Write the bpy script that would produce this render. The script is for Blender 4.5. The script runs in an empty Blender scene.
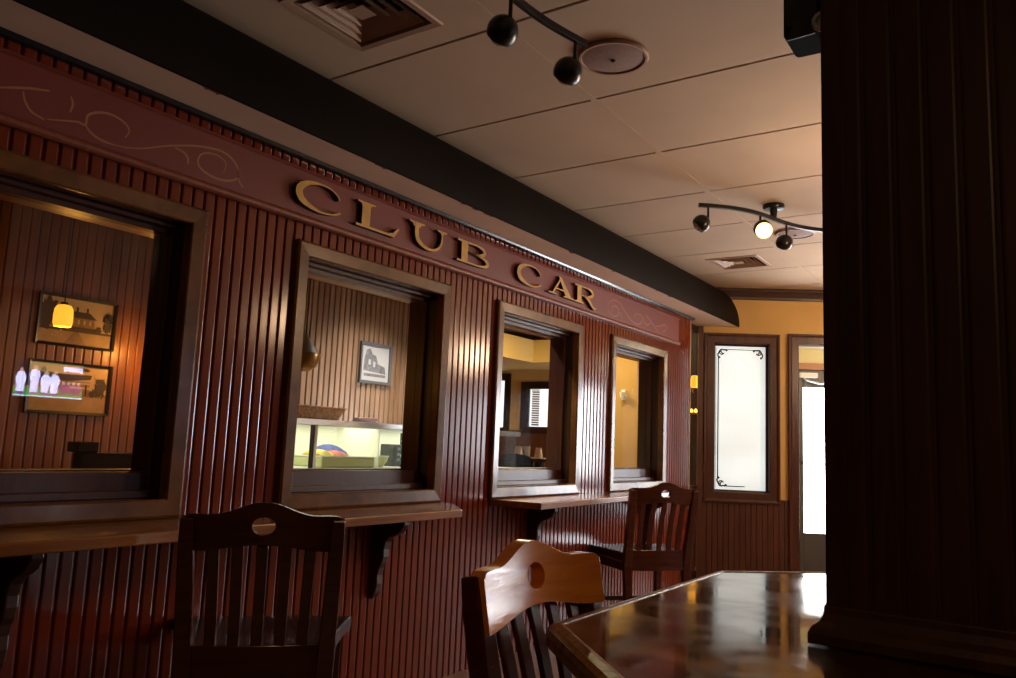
import bpy, bmesh, math, random
from mathutils import Vector, Matrix

random.seed(7)
SC = bpy.context.scene
C = SC.collection
S = 1.1                      # one setting unit = camera height = 1.1 m
H0 = 1.1                     # height of the setting's zero level above the floor
PI = math.pi


def W(p):
    return Vector((p[0] * S, p[1] * S, p[2] * S + H0))


# ------------------------------------------------------------------ materials
def new_mat(name):
    m = bpy.data.materials.new(name)
    m.use_nodes = True
    nt = m.node_tree
    b = nt.nodes['Principled BSDF']
    return m, nt, b


def plain(name, col, rough=.5, metal=0, spec=.5, emit=None, estr=0, noise=0, nscale=8, bump=0, coat=0):
    m, nt, b = new_mat(name)
    b.inputs['Base Color'].default_value = (*col, 1)
    b.inputs['Roughness'].default_value = rough
    b.inputs['Metallic'].default_value = metal
    b.inputs['Specular IOR Level'].default_value = spec
    b.inputs['Coat Weight'].default_value = coat
    if emit:
        b.inputs['Emission Color'].default_value = (*emit, 1)
        b.inputs['Emission Strength'].default_value = estr
    if noise or bump:
        tc = nt.nodes.new('ShaderNodeTexCoord')
        n = nt.nodes.new('ShaderNodeTexNoise')
        n.inputs['Scale'].default_value = nscale
        n.inputs['Detail'].default_value = 5
        nt.links.new(tc.outputs['Object'], n.inputs['Vector'])
        if noise:
            r = nt.nodes.new('ShaderNodeValToRGB')
            r.color_ramp.elements[0].position = .3
            r.color_ramp.elements[1].position = .7
            r.color_ramp.elements[0].color = (*[c * (1 - noise) for c in col], 1)
            r.color_ramp.elements[1].color = (*[min(1, c * (1 + noise)) for c in col], 1)
            nt.links.new(n.outputs['Fac'], r.inputs['Fac'])
            nt.links.new(r.outputs['Color'], b.inputs['Base Color'])
        if bump:
            bp = nt.nodes.new('ShaderNodeBump')
            bp.inputs['Strength'].default_value = bump
            bp.inputs['Distance'].default_value = .01
            nt.links.new(n.outputs['Fac'], bp.inputs['Height'])
            nt.links.new(bp.outputs['Normal'], b.inputs['Normal'])
    return m


def wood(name, dark, light, rough=.4, stretch=(18, 18, 1.4), spec=.5, bump=.08, coat=0, wear=None):
    m, nt, b = new_mat(name)
    tc = nt.nodes.new('ShaderNodeTexCoord')
    mp = nt.nodes.new('ShaderNodeMapping')
    mp.inputs['Scale'].default_value = stretch
    n = nt.nodes.new('ShaderNodeTexNoise')
    n.inputs['Scale'].default_value = 2.2
    n.inputs['Detail'].default_value = 6
    n.inputs['Roughness'].default_value = .6
    n.inputs['Distortion'].default_value = .4
    r = nt.nodes.new('ShaderNodeValToRGB')
    r.color_ramp.elements[0].position = .32
    r.color_ramp.elements[1].position = .68
    r.color_ramp.elements[0].color = (*dark, 1)
    r.color_ramp.elements[1].color = (*light, 1)
    L = nt.links.new
    L(tc.outputs['Object'], mp.inputs['Vector'])
    L(mp.outputs['Vector'], n.inputs['Vector'])
    L(n.outputs['Fac'], r.inputs['Fac'])
    L(r.outputs['Color'], b.inputs['Base Color'])
    b.inputs['Roughness'].default_value = rough
    b.inputs['Specular IOR Level'].default_value = spec
    b.inputs['Coat Weight'].default_value = coat
    b.inputs['Coat Roughness'].default_value = .12
    if bump:
        bp = nt.nodes.new('ShaderNodeBump')
        bp.inputs['Strength'].default_value = bump
        bp.inputs['Distance'].default_value = .004
        L(n.outputs['Fac'], bp.inputs['Height'])
        L(bp.outputs['Normal'], b.inputs['Normal'])
    return m


def emitter(name, col, strength):
    m = bpy.data.materials.new(name)
    m.use_nodes = True
    nt = m.node_tree
    nt.nodes.clear()
    e = nt.nodes.new('ShaderNodeEmission')
    e.inputs['Color'].default_value = (*col, 1)
    e.inputs['Strength'].default_value = strength
    o = nt.nodes.new('ShaderNodeOutputMaterial')
    nt.links.new(e.outputs[0], o.inputs[0])
    return m


def frosted(name, col, strength):
    """back-lit frosted glass: soft vertical bands of brightness from what is outside"""
    m, nt, b = new_mat(name)
    b.inputs['Base Color'].default_value = (.6, .62, .62, 1)
    b.inputs['Roughness'].default_value = .35
    tc = nt.nodes.new('ShaderNodeTexCoord')
    mp = nt.nodes.new('ShaderNodeMapping')
    mp.inputs['Scale'].default_value = (.8, .8, 3.2)
    n = nt.nodes.new('ShaderNodeTexNoise')
    n.inputs['Scale'].default_value = 1.3
    n.inputs['Detail'].default_value = 2
    r = nt.nodes.new('ShaderNodeValToRGB')
    r.color_ramp.elements[0].position = .35
    r.color_ramp.elements[1].position = .55
    r.color_ramp.elements[0].color = (col[0] * .84, col[1] * .84, col[2] * .82, 1)
    r.color_ramp.elements[1].color = (*col, 1)
    L = nt.links.new
    L(tc.outputs['Object'], mp.inputs['Vector'])
    L(mp.outputs['Vector'], n.inputs['Vector'])
    L(n.outputs['Fac'], r.inputs['Fac'])
    L(r.outputs['Color'], b.inputs['Emission Color'])
    b.inputs['Emission Strength'].default_value = strength
    return m


def glass(name, tint=(.95, .96, .95), ior=1.45):
    m = bpy.data.materials.new(name)
    m.use_nodes = True
    nt = m.node_tree
    nt.nodes.clear()
    f = nt.nodes.new('ShaderNodeFresnel')
    ge = nt.nodes.new('ShaderNodeNewGeometry')
    mr = nt.nodes.new('ShaderNodeMapRange')          # thin pane: same reflectance from both sides
    mr.inputs['To Min'].default_value = ior
    mr.inputs['To Max'].default_value = 1 / ior
    nt.links.new(ge.outputs['Backfacing'], mr.inputs['Value'])
    nt.links.new(mr.outputs['Result'], f.inputs['IOR'])
    t = nt.nodes.new('ShaderNodeBsdfTransparent')
    t.inputs['Color'].default_value = (*tint, 1)
    g = nt.nodes.new('ShaderNodeBsdfGlossy')
    g.inputs['Roughness'].default_value = .01
    mx = nt.nodes.new('ShaderNodeMixShader')
    o = nt.nodes.new('ShaderNodeOutputMaterial')
    nt.links.new(f.outputs[0], mx.inputs[0])
    nt.links.new(t.outputs[0], mx.inputs[1])
    nt.links.new(g.outputs[0], mx.inputs[2])
    nt.links.new(mx.outputs[0], o.inputs[0])
    return m


def table_mat():
    m, nt, b = new_mat('lacquered_table_top')
    L = nt.links.new
    tc = nt.nodes.new('ShaderNodeTexCoord')
    n = nt.nodes.new('ShaderNodeTexNoise')
    n.inputs['Scale'].default_value = 2.6
    n.inputs['Detail'].default_value = 7
    n.inputs['Distortion'].default_value = 1.6
    r = nt.nodes.new('ShaderNodeValToRGB')
    r.color_ramp.elements[0].position = .38
    r.color_ramp.elements[1].position = .72
    r.color_ramp.elements[0].color = (.022, .008, .004, 1)
    r.color_ramp.elements[1].color = (.25, .135, .060, 1)
    e = r.color_ramp.elements.new(.55)
    e.color = (.045, .018, .009, 1)
    n2 = nt.nodes.new('ShaderNodeTexNoise')
    n2.inputs['Scale'].default_value = 7
    n2.inputs['Detail'].default_value = 6
    r2 = nt.nodes.new('ShaderNodeMapRange')
    r2.inputs['From Min'].default_value = .35
    r2.inputs['From Max'].default_value = .7
    r2.inputs['To Min'].default_value = .04
    r2.inputs['To Max'].default_value = .20
    bp = nt.nodes.new('ShaderNodeBump')
    bp.inputs['Strength'].default_value = .05
    bp.inputs['Distance'].default_value = .004
    L(tc.outputs['Object'], n.inputs['Vector'])
    L(tc.outputs['Object'], n2.inputs['Vector'])
    L(n.outputs['Fac'], r.inputs['Fac'])
    L(r.outputs['Color'], b.inputs['Base Color'])
    L(n2.outputs['Fac'], r2.inputs['Value'])
    L(r2.outputs['Result'], b.inputs['Roughness'])
    L(n2.outputs['Fac'], bp.inputs['Height'])
    L(bp.outputs['Normal'], b.inputs['Normal'])
    b.inputs['Specular IOR Level'].default_value = .6
    return m


M = dict(
    red=plain('red_gloss_paint', (.140, .021, .006), .17, noise=.07, nscale=5, spec=.4),
    sign=plain('sign_board_red', (.15, .018, .011), .5, noise=.12, nscale=3),
    bead=wood('sign_bead_wood', (.16, .04, .02), (.24, .07, .035), .4, (3, 20, 20)),
    gold=plain('gold_leaf', (.52, .29, .05), .45, noise=.25, nscale=14),
    black=plain('black_letter_side', (.006, .006, .006), .5),
    scroll=plain('painted_scroll_rose', (.36, .12, .08), .5),
    scroll_gold=plain('painted_scroll_gold', (.30, .14, .05), .5),
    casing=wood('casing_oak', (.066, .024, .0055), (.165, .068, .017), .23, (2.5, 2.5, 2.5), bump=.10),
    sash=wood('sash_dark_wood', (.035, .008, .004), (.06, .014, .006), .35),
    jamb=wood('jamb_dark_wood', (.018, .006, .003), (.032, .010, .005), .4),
    ledge=wood('ledge_oak', (.15, .052, .012), (.29, .110, .030), .24, (16, 1.5, 16)),
    corbel=wood('corbel_dark_wood', (.03, .010, .005), (.06, .02, .01), .4),
    chair=wood('chair_mahogany', (.040, .009, .004), (.080, .018, .007), .26, (2, 2, 14), coat=.25),
    chair_amber=wood('chair_honey_oak', (.56, .155, .006), (.80, .27, .010), .20, (2, 2, 16), bump=.2, spec=.32),  # paler wood, with warm light on the crest put into its colour
    seat=wood('chair_seat_dark', (.012, .005, .003), (.024, .009, .005), .25, (10, 2, 10), coat=.12),
    pier=wood('pier_dark_wood', (.026, .008, .004), (.062, .019, .0085), .34, (14, 14, 1.2)),
    trimwood=wood('trim_mahogany', (.035, .010, .0045), (.08, .024, .010), .36, (8, 8, 1.5)),
    crown=wood('crown_dark_wood', (.025, .009, .005), (.05, .018, .009), .4, (2, 14, 14)),
    wains=wood('wainscot_wood', (.05, .014, .006), (.10, .03, .012), .42, (12, 12, 1.2)),
    panel=wood('paneling_wood', (.22, .125, .07), (.36, .22, .13), .28, (10, 10, 1.0)),  # cool light on the boards put into the paler tone
    veneer=wood('paneling_veneer', (.13, .040, .007), (.23, .078, .014), .34, (7, 7, .8)),  # dim orange lamplight put into the veneer tone
    ceil=plain('ceiling_tile_paint', (.50, .368, .255), .8, noise=.06, nscale=2.2, bump=.03),
    ceil_gap=plain('ceiling_gap_dark', (.03, .016, .009), .9),
    duct=plain('soffit_dark_paint', (.010, .007, .005), .6, noise=.3, nscale=1.5, spec=.06),
    under=plain('soffit_underside_paint', (.72, .53, .39), .7, noise=.08, nscale=3),
    chip=plain('bare_plaster_chip', (.16, .06, .03), .9),
    blackstrip=plain('black_gloss_strip', (.012, .013, .015), .18),
    metal=plain('black_enamel', (.008, .008, .009), .28),
    steel=plain('brushed_steel', (.55, .58, .62), .35, metal=1),
    ventm=plain('vent_beige_enamel', (.42, .28, .20), .45),
    spk=plain('speaker_grille', (.27, .17, .14), .7, noise=.1, nscale=60),
    yellow=plain('yellow_plaster', (.58, .36, .115), .75, noise=.06, nscale=3),
    yellowl=plain('pale_yellow_plaster', (.72, .62, .30), .75),
    floor=wood('floor_boards', (.14, .060, .026), (.23, .105, .048), .4, (14, 1.4, 14)),
    dark=plain('dark_neutral_wall', (.03, .02, .014), .7),
    darkwall=plain('dark_brown_wall', (.07, .032, .016), .8, spec=.2),
    plaster=plain('cream_plaster', (.50, .40, .28), .8),
    white=plain('white_enamel', (.78, .78, .74), .4),
    whitec=plain('white_interior', (.80, .80, .64), .5, emit=(1, .97, .72), estr=.28),  # case light put into the surface as a weak glow
    glass=glass('window_glass'),
    glasslow=glass('low_reflection_glass', (.96, .96, .95), 1.02),
    caseglass=glass('case_glass', (.93, .96, .95), 1.2),
    frost=frosted('frosted_daylight', (.84, .96, .97), .80),
    door_day=emitter('door_daylight', (.93, .97, 1.0), 14),
    win_day=[emitter('window_daylight', (.94, .96, 1.0), e_) for e_ in (30, 26, 13, 8)],
    far_day=emitter('far_window_daylight', (1, .99, .96), 1.3),
    blackline=plain('etched_black_line', (.01, .012, .012), .5),
    amber=plain('amber_glass_lit', (.8, .35, .04), .3, emit=(1, .42, .03), estr=1.5),
    amberhot=emitter('amber_glow', (1, .58, .08), 3.5),
    bulb=emitter('lit_bulb', (1, .68, .26), 4),
    bulboff=plain('unlit_bulb', (.35, .30, .24), .2),
    opal=emitter('opal_globe', (1, .68, .42), 120), opaldim=emitter('opal_globe_dim', (1, .64, .36), 58),  # glow of the unseen added fill globes
    brass=plain('aged_brass', (.42, .28, .11), .3, metal=.9),
    grey=plain('grey_shade', (.22, .21, .19), .45),
    tabletop=table_mat(),
    tedge=wood('table_worn_edge', (.03, .011, .004), (.34, .18, .075), .28, (22, 22, 22), bump=.5),
    sepia=plain('sepia_sky', (.52, .38, .21), .6),
    sepiam=plain('sepia_mid', (.26, .16, .08), .6, noise=.3, nscale=20),
    sepiad=plain('sepia_dark', (.05, .03, .015), .6),
    sepiar=plain('sepia_road', (.36, .24, .12), .6, noise=.2, nscale=15),
    pale=plain('pale_print', (.55, .55, .56), .6),
    greyp=plain('grey_print', (.20, .20, .22), .6, noise=.4, nscale=40),
    framem=plain('frame_black', (.012, .010, .009), .35),
    frameg=plain('frame_grey', (.10, .105, .12), .35),
    wicker=plain('wicker', (.30, .14, .045), .7, noise=.5, nscale=60, bump=.4),
    ypack=plain('yellow_packet', (.72, .55, .07), .45),
    rpack=plain('red_packet', (.62, .10, .03), .45),
    bpack=plain('blue_packet', (.07, .09, .34), .45, noise=.4, nscale=40),
    green=plain('pale_green_glaze', (.56, .60, .30), .4),
    card=plain('white_card', (.82, .80, .78), .6),
    pinkc=plain('pink_card', (.72, .50, .45), .6),
    device=plain('dark_device', (.03, .032, .035), .4, noise=.5, nscale=60),
    boothw=plain('booth_dark_wood', (.022, .009, .005), .7, spec=.15),
    headtrim=wood('head_trim_oak', (.34, .13, .035), (.50, .21, .06), .35, (14, 2, 14)),  # orange lamplight put into the wood colour
    matte=plain('matte_black', (.010, .008, .007), .9, spec=.1),
    cord=plain('black_cord', (.01, .01, .01), .6),
    tvs=emitter('tv_stand', (.42, .30, .12), 8), tvw=emitter('tv_white', (.62, .62, 1.0), 22),
    tvd=emitter('tv_dark', (.05, .04, .07), 3), tvp=emitter('tv_purple', (.35, .10, .28), 9),
    tvg=emitter('tv_green', (.06, .35, .08), 13), tvc=emitter('tv_bar', (.45, .8, 1.0), 16),
    tvk=emitter('tv_skin', (.7, .45, .4), 12),
)


# ------------------------------------------------------------------ mesh building
class Fr:
    """a local frame: (u, v, w) -> setting units"""
    def __init__(s, O=(0, 0, 0), eu=(1, 0, 0), ev=(0, 1, 0), en=(0, 0, 1)):
        s.O, s.u, s.v, s.n = map(Vector, (O, eu, ev, en))

    def __call__(s, p):
        return s.O + s.u * p[0] + s.v * p[1] + s.n * p[2]


ID = Fr()
RED = Fr((-2.175, 0, 0), (0, 1, 0), (0, 0, 1), (1, 0, 0))            # u = along wall, v = up, w = into the room
CU, SU = .8688, .4952
END = Fr((-1.985, 6.19, 0), (CU, SU, 0), (0, 0, 1), (SU, -CU, 0))     # the slanted entry wall


class MB:
    def __init__(s, fr=ID, metres=False):
        s.v, s.f, s.mi, s.fr, s.metres, s.cur = [], [], [], fr, metres, 0

    def add(s, pts, faces):
        b = len(s.v)
        s.v += [s.fr(p) for p in pts]
        s.f += [tuple(b + i for i in f) for f in faces]
        s.mi += [s.cur] * len(faces)

    def quad(s, *p):
        s.add(p, [tuple(range(len(p)))])

    def box(s, u0, u1, v0, v1, w0, w1):
        s.add([(u0, v0, w0), (u1, v0, w0), (u1, v1, w0), (u0, v1, w0), (u0, v0, w1), (u1, v0, w1), (u1, v1, w1), (u0, v1, w1)],
              [(3, 2, 1, 0), (4, 5, 6, 7), (0, 1, 5, 4), (1, 2, 6, 5), (2, 3, 7, 6), (3, 0, 4, 7)])

    def prism(s, poly, w0, w1, axes=(0, 1, 2)):
        """poly in two axes, extruded along the third"""
        def P(a, b, c):
            q = [0, 0, 0]
            q[axes[0]], q[axes[1]], q[axes[2]] = a, b, c
            return q
        n = len(poly)
        s.add([P(a, b, w0) for a, b in poly] + [P(a, b, w1) for a, b in poly],
              [tuple(range(n))[::-1], tuple(range(n, 2 * n))] + [(i, (i + 1) % n, n + (i + 1) % n, n + i) for i in range(n)])

    def rings(s, rings, closed=True, caps=True):
        n = len(rings[0])
        pts = [p for r in rings for p in r]
        fs = []
        for k in range(len(rings) - 1):
            for i in range(n if closed else n - 1):
                j = (i + 1) % n
                fs.append((k * n + i, k * n + j, (k + 1) * n + j, (k + 1) * n + i))
        if caps:
            fs += [tuple(range(n))[::-1], tuple((len(rings) - 1) * n + i for i in range(n))]
        s.add(pts, fs)

    def tube(s, path, r, n=10, caps=True):
        path = [Vector(p) for p in path]
        rs = []
        for k, p in enumerate(path):
            t = (path[min(k + 1, len(path) - 1)] - path[max(k - 1, 0)]).normalized()
            a = Vector((0, 0, 1)) if abs(t.z) < .9 else Vector((1, 0, 0))
            x = t.cross(a).normalized()
            y = t.cross(x)
            rr = r[k] if isinstance(r, (list, tuple)) else r
            rs.append([p + (x * math.cos(2 * PI * i / n) + y * math.sin(2 * PI * i / n)) * rr for i in range(n)])
        s.rings(rs, True, caps)

    def bar(s, path, a, b, side):
        """rectangular section swept along a path: half width a along `side`, half thickness b across it"""
        path = [Vector(p) for p in path]
        side = Vector(side).normalized()
        rs = []
        for k, p in enumerate(path):
            t = (path[min(k + 1, len(path) - 1)] - path[max(k - 1, 0)]).normalized()
            y = t.cross(side).normalized()
            A = a[k] if isinstance(a, (list, tuple)) else a
            B = b[k] if isinstance(b, (list, tuple)) else b
            rs.append([p + side * A + y * B, p - side * A + y * B, p - side * A - y * B, p + side * A - y * B])
        s.rings(rs)

    def lathe(s, prof, c=(0, 0, 0), n=24, axis=(0, 0, 1), caps=True):
        ax = Vector(axis).normalized()
        a = Vector((1, 0, 0)) if abs(ax.x) < .9 else Vector((0, 1, 0))
        x = ax.cross(a).normalized()
        y = ax.cross(x)
        c = Vector(c)
        s.rings([[c + ax * h + (x * math.cos(2 * PI * i / n) + y * math.sin(2 * PI * i / n)) * max(r, 1e-4) for i in range(n)] for r, h in prof], True, caps)

    def frame(s, u0, u1, v0, v1, prof):
        """mitred rectangular frame round the rectangle; profile = (offset outward, height w), closed loop"""
        n = len(prof)
        rs = [[(u0 - o, v0 - o, w) for o, w in prof], [(u1 + o, v0 - o, w) for o, w in prof],
              [(u1 + o, v1 + o, w) for o, w in prof], [(u0 - o, v1 + o, w) for o, w in prof]]
        pts = [p for r in rs for p in r]
        fs = []
        for k in range(4):
            for i in range(n):
                j = (i + 1) % n
                kk = (k + 1) % 4
                fs.append((k * n + i, k * n + j, kk * n + j, kk * n + i))
        s.add(pts, fs)

    def beads(s, u0, u1, v0, v1, pitch=.0408, d=.0065, w=0.0):
        """beadboard: rounded boards between dark grooves"""
        prof = [(0, -d), (.055, -d), (.085, -d * .42), (.125, -d * .12), (.19, 0), (.81, 0), (.875, -d * .12), (.915, -d * .42), (.945, -d)]
        us = []
        k0 = math.floor(u0 / pitch)
        for k in range(k0, math.ceil(u1 / pitch) + 1):
            for t, h in prof:
                u = (k + t) * pitch
                if u0 < u < u1:
                    us.append((u, h + w))
        us = [(u0, us[0][1])] + us + [(u1, us[-1][1])]
        n = len(us)
        s.add([(u, v0, h) for u, h in us] + [(u, v1, h) for u, h in us], [(i, i + 1, n + i + 1, n + i) for i in range(n - 1)])

    def holes(s, u0, u1, v0, v1, hs, w=0.0, fn=None):
        """plane with rectangular holes"""
        us = sorted({u0, u1, *[h[0] for h in hs], *[h[1] for h in hs]})
        us = [u for u in us if u0 <= u <= u1]
        for a, b in zip(us, us[1:]):
            cuts = sorted([(h[2], h[3]) for h in hs if h[0] < (a + b) / 2 < h[1]])
            lo = v0
            for c, d in cuts + [(v1, v1)]:
                if c > lo + 1e-6:
                    if fn:
                        fn(a, b, lo, c)
                    else:
                        s.quad((a, lo, w), (b, lo, w), (b, c, w), (a, c, w))
                lo = max(lo, d)

    def build(s, name, mats, parent=None, bevel=0, smooth=False, seg=2, recalc=True):
        me = bpy.data.meshes.new(name)
        vs = [Vector(v) if s.metres else W(v) for v in s.v]
        if parent is not None and not s.metres:
            g = parent
            off = Vector((0, 0, 0))
            while g is not None:
                off += g.location
                g = g.parent
            vs = [v - off for v in vs]
        me.from_pydata(vs, [], s.f)
        if not isinstance(mats, (list, tuple)):
            mats = [mats]
        for m in mats:
            me.materials.append(m)
        for p, i in zip(me.polygons, s.mi):
            p.material_index = i
            p.use_smooth = smooth
        if recalc:
            bm = bmesh.new()
            bm.from_mesh(me)
            bmesh.ops.recalc_face_normals(bm, faces=bm.faces)
            bm.to_mesh(me)
            bm.free()
        o = bpy.data.objects.new(name, me)
        C.objects.link(o)
        if parent is not None:
            o.parent = parent
        if bevel:
            b = o.modifiers.new('bevel', 'BEVEL')
            b.width = bevel
            b.segments = seg
            b.limit_method = 'ANGLE'
            b.angle_limit = math.radians(40)
        if smooth:
            try:
                sm = o.modifiers.new('wn', 'WEIGHTED_NORMAL')
                sm.keep_sharp = True
            except Exception:
                pass
            me.set_sharp_from_angle(angle=math.radians(40))
        return o


def tag(o, label=None, cat=None, group=None, kind=None):
    if label: o['label'] = label
    if cat: o['category'] = cat
    if group: o['group'] = group
    if kind: o['kind'] = kind
    return o


def thing(name, at, label, cat, group=None, kind=None, rz=0, metres=False):
    o = bpy.data.objects.new(name, None)
    o.empty_display_size = .1
    C.objects.link(o)
    o.location = Vector(at) if metres else W(at)
    o.rotation_euler = (0, 0, rz)
    return tag(o, label, cat, group, kind)


# ------------------------------------------------------------------ the setting
ST = 'structure'
CZ = 1.30                                    # ceiling
m = MB(); m.box(-6.6, 3.8, -2.6, 10.0, -1.06, -1.0)
tag(m.build('floor', M['floor']), 'tan wooden floor under the chairs and the table', 'floor', kind=ST)

WINS = [(.604, 1.477), (1.842, 2.719), (3.086, 3.943), (4.307, 5.150)]
CI = .055                                    # casing width
V0, V1 = -.2595, .685
holes = [(a + .02, b - .02, V0 + .02, V1 - .02) for a, b in WINS]
m = MB(RED)
m.holes(-2.5, 5.62, -1.0, .992, holes, fn=lambda a, b, c, d: m.beads(a, b, c, d))
bk = MB(Fr((-2.335, 0, 0), (0, 1, 0), (0, 0, 1), (1, 0, 0)))
bk.holes(-2.5, 5.62, -1.0, CZ, [(a + CI, b - CI, V0 + CI, V1 - CI) for a, b in WINS])
m.v += bk.v; off = len(m.v) - len(bk.v)
m.f += [tuple(i + off for i in f) for f in bk.f]; m.mi += [1] * len(bk.f)
m.cur = 0
m.quad((5.62, -1, -.0075), (5.62, .992, -.0075), (5.62, .992, -.16), (5.62, -1, -.16))
tag(m.build('wall_left', [M['red'], M['panel']], recalc=False), 'long red painted beadboard wall with four interior windows', 'wall', kind=ST)
m = MB(RED); m.box(5.621, 5.632, -1, .96, -.155, .004)
tag(m.build('trim_1', M['plaster'], bevel=.003), 'narrow pale corner strip closing the far end of the red wall', 'trim', kind=ST)

# baseboard-free foot of the wall: ceiling soffit (curved like a railway carriage roof)
END_Y = lambda x: 6.19 + .57 * (x + 1.985) - .008
a, b2 = .19, CZ - .99
arc = [(-2.175 + a * math.cos(t * PI / 40), .99 + .008 + (b2 - .008) * math.sin(t * PI / 40)) for t in range(21)]
prof = [(-2.34, .99), (-1.992, .99), (-1.985, .992)] + arc + [(-2.34, CZ)]
m = MB()
n = len(prof)
pts = [(x, -2.5, z) for x, z in prof] + [(x, END_Y(x), z) for x, z in prof]
m.add(pts, [tuple(range(n)), tuple(range(n, 2 * n))[::-1]])
for i in range(n):
    m.cur = 1 if i == 0 else 0
    j = (i + 1) % n
    b = len(m.v)
    m.f.append((i, j, n + j, n + i)); m.mi.append(m.cur)
o = tag(m.build('trim_2', [M['duct'], M['under']], smooth=True), 'dark curved soffit running along the top of the red wall', 'trim', kind=ST)
# chipped paint along the soffit lip
m = MB()
for y0 in (1.30, 1.335, 2.02, 2.52, 2.62, 2.70, 3.45, 3.95, 4.55, 4.75, 5.3):
    w_ = random.uniform(.03, .08)
    pts = []
    for i in range(9):
        t = i / 8
        pts.append((-1.989 - random.uniform(.004, .022) * math.sin(t * PI), y0 + w_ * t, .9885))
    pts += [(-1.986, y0 + w_, .9885), (-1.986, y0, .9885)]
    m.add(pts, [tuple(range(len(pts)))])
m.build('paint_chip', M['chip'], o)
m = MB(RED)
m.prism([(0, .972), (.020, .975), (.026, .990), (.0, .990)], -2.5, 5.66, (2, 1, 0))
tag(m.build('trim_3', M['blackstrip'], bevel=.004), 'glossy black strip where the red wall meets the soffit', 'trim', kind=ST)

# ceiling of long tiles, with holes for the vents
PX, PY = 1.222, .6125
VENTS = [(-1.86, -1.545, 1.475, 1.79), (-1.865, -1.555, 5.15, 5.46)]
m = MB(Fr((0, 0, CZ), (1, 0, 0), (0, 1, 0), (0, 0, 1)))
xs = [-6.6, -5.03, -3.81, -2.59, -1.37, -.148, 1.074, 2.296, 3.8]
ys = [1.914 + PY * k for k in range(-8, 14)]
def tile(a, b, c, d):
    g, e = .0065, .0025
    a, b, c, d = a + e, b - e, c + g, d - g
    hs = [h for h in VENTS if h[0] > a - .01 and h[1] < b + .01 and h[2] > c - .05 and h[3] < d + .05]
    m.cur = 0
    m.holes(a, b, c, d, hs, 0)
    q = .012
    for p in (((a, c), (b, c)), ((b, c), (b, d)), ((b, d), (a, d)), ((a, d), (a, c))):
        m.quad((*p[0], 0), (*p[1], 0), (*p[1], q), (*p[0], q))
for x0, x1 in zip(xs, xs[1:]):
    for y0, y1 in zip(ys, ys[1:]):
        tile(x0, x1, y0, y1)
m.cur = 1
m.quad((-6.6, -2.6, .05), (3.8, -2.6, .05), (3.8, 10, .05), (-6.6, 10, .05))
m.quad((-6.6, -3.1, .012), (3.8, -3.1, .012), (3.8, -3.0, .012), (-6.6, -3.0, .012))
for h in VENTS:
    m.box(h[0], h[1], h[2], h[3], .0485, .0495)
m.cur = 0
for x in (-1.37,):
    m.box(x - .012, x + .012, -2.5, 8, -.0022, .0)
tag(m.build('ceiling', [M['ceil'], M['ceil_gap']], recalc=False), 'beige ceiling of long panels with thin dark joints', 'ceiling', kind=ST)

# the slanted entry wall with window and door openings
EW = (-.196, .224, -.297, .856)                         # frosted window opening
ED = (.452, 1.22, -1.0, .867)                           # door opening
HW = [(u, u + .86, -.294, .60) for u in (1.42, 2.44, 3.46, 4.48)]  # unseen daylight windows, sized and placed by guess for the wall sheen
m = MB(END)
allh = [EW, ED] + HW
m.holes(-.30, 6.6, -1.0, CZ, allh, 0)
m.cur = 1
for h in allh:
    a, b, c, d = h
    for p in (((a, c), (b, c)), ((b, c), (b, d)), ((b, d), (a, d)), ((a, d), (a, c))):
        m.quad((*p[0], 0), (*p[1], 0), (*p[1], -.10), (*p[0], -.10))
m.quad((-.30, -1, 0), (-.30, CZ, 0), (-.30, CZ, -.1), (-.30, -1, -.1))
tag(m.build('wall_back', [M['yellow'], M['trimwood']], recalc=False), 'yellow plaster entry wall with frosted window and doorway', 'wall', kind=ST)
# crown moulding
m = MB(END)
m.prism([(0, 1.212), (.012, 1.212), (.016, 1.232), (.034, 1.262), (.05, 1.278), (.05, CZ - .001), (0, CZ - .001)], -.34, 6.5, (2, 1, 0))
tag(m.build('trim_4', M['crown'], bevel=.004), 'dark wooden crown moulding above the yellow wall', 'trim', kind=ST)
# wainscot
m = MB(END)
def wbead(a, b, c, d): m.beads(a, b, c, d, .042, .005, .012)
for a, b in ((-.30, .372), (1.30, 6.4)):
    wbead(a, b, -1.0, -.352)
    m.box(a, b, -.360, -.342, 0, .018)
    m.box(a, b, -1.0, -.93, 0, .02)
m.cur = 0
m.box(-.326, -.288, -1.0, .985, .0005, .03)
tag(m.build('trim_5', M['wains'], recalc=False), 'dark vertical board wainscot below the frosted window', 'trim', kind=ST)

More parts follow.
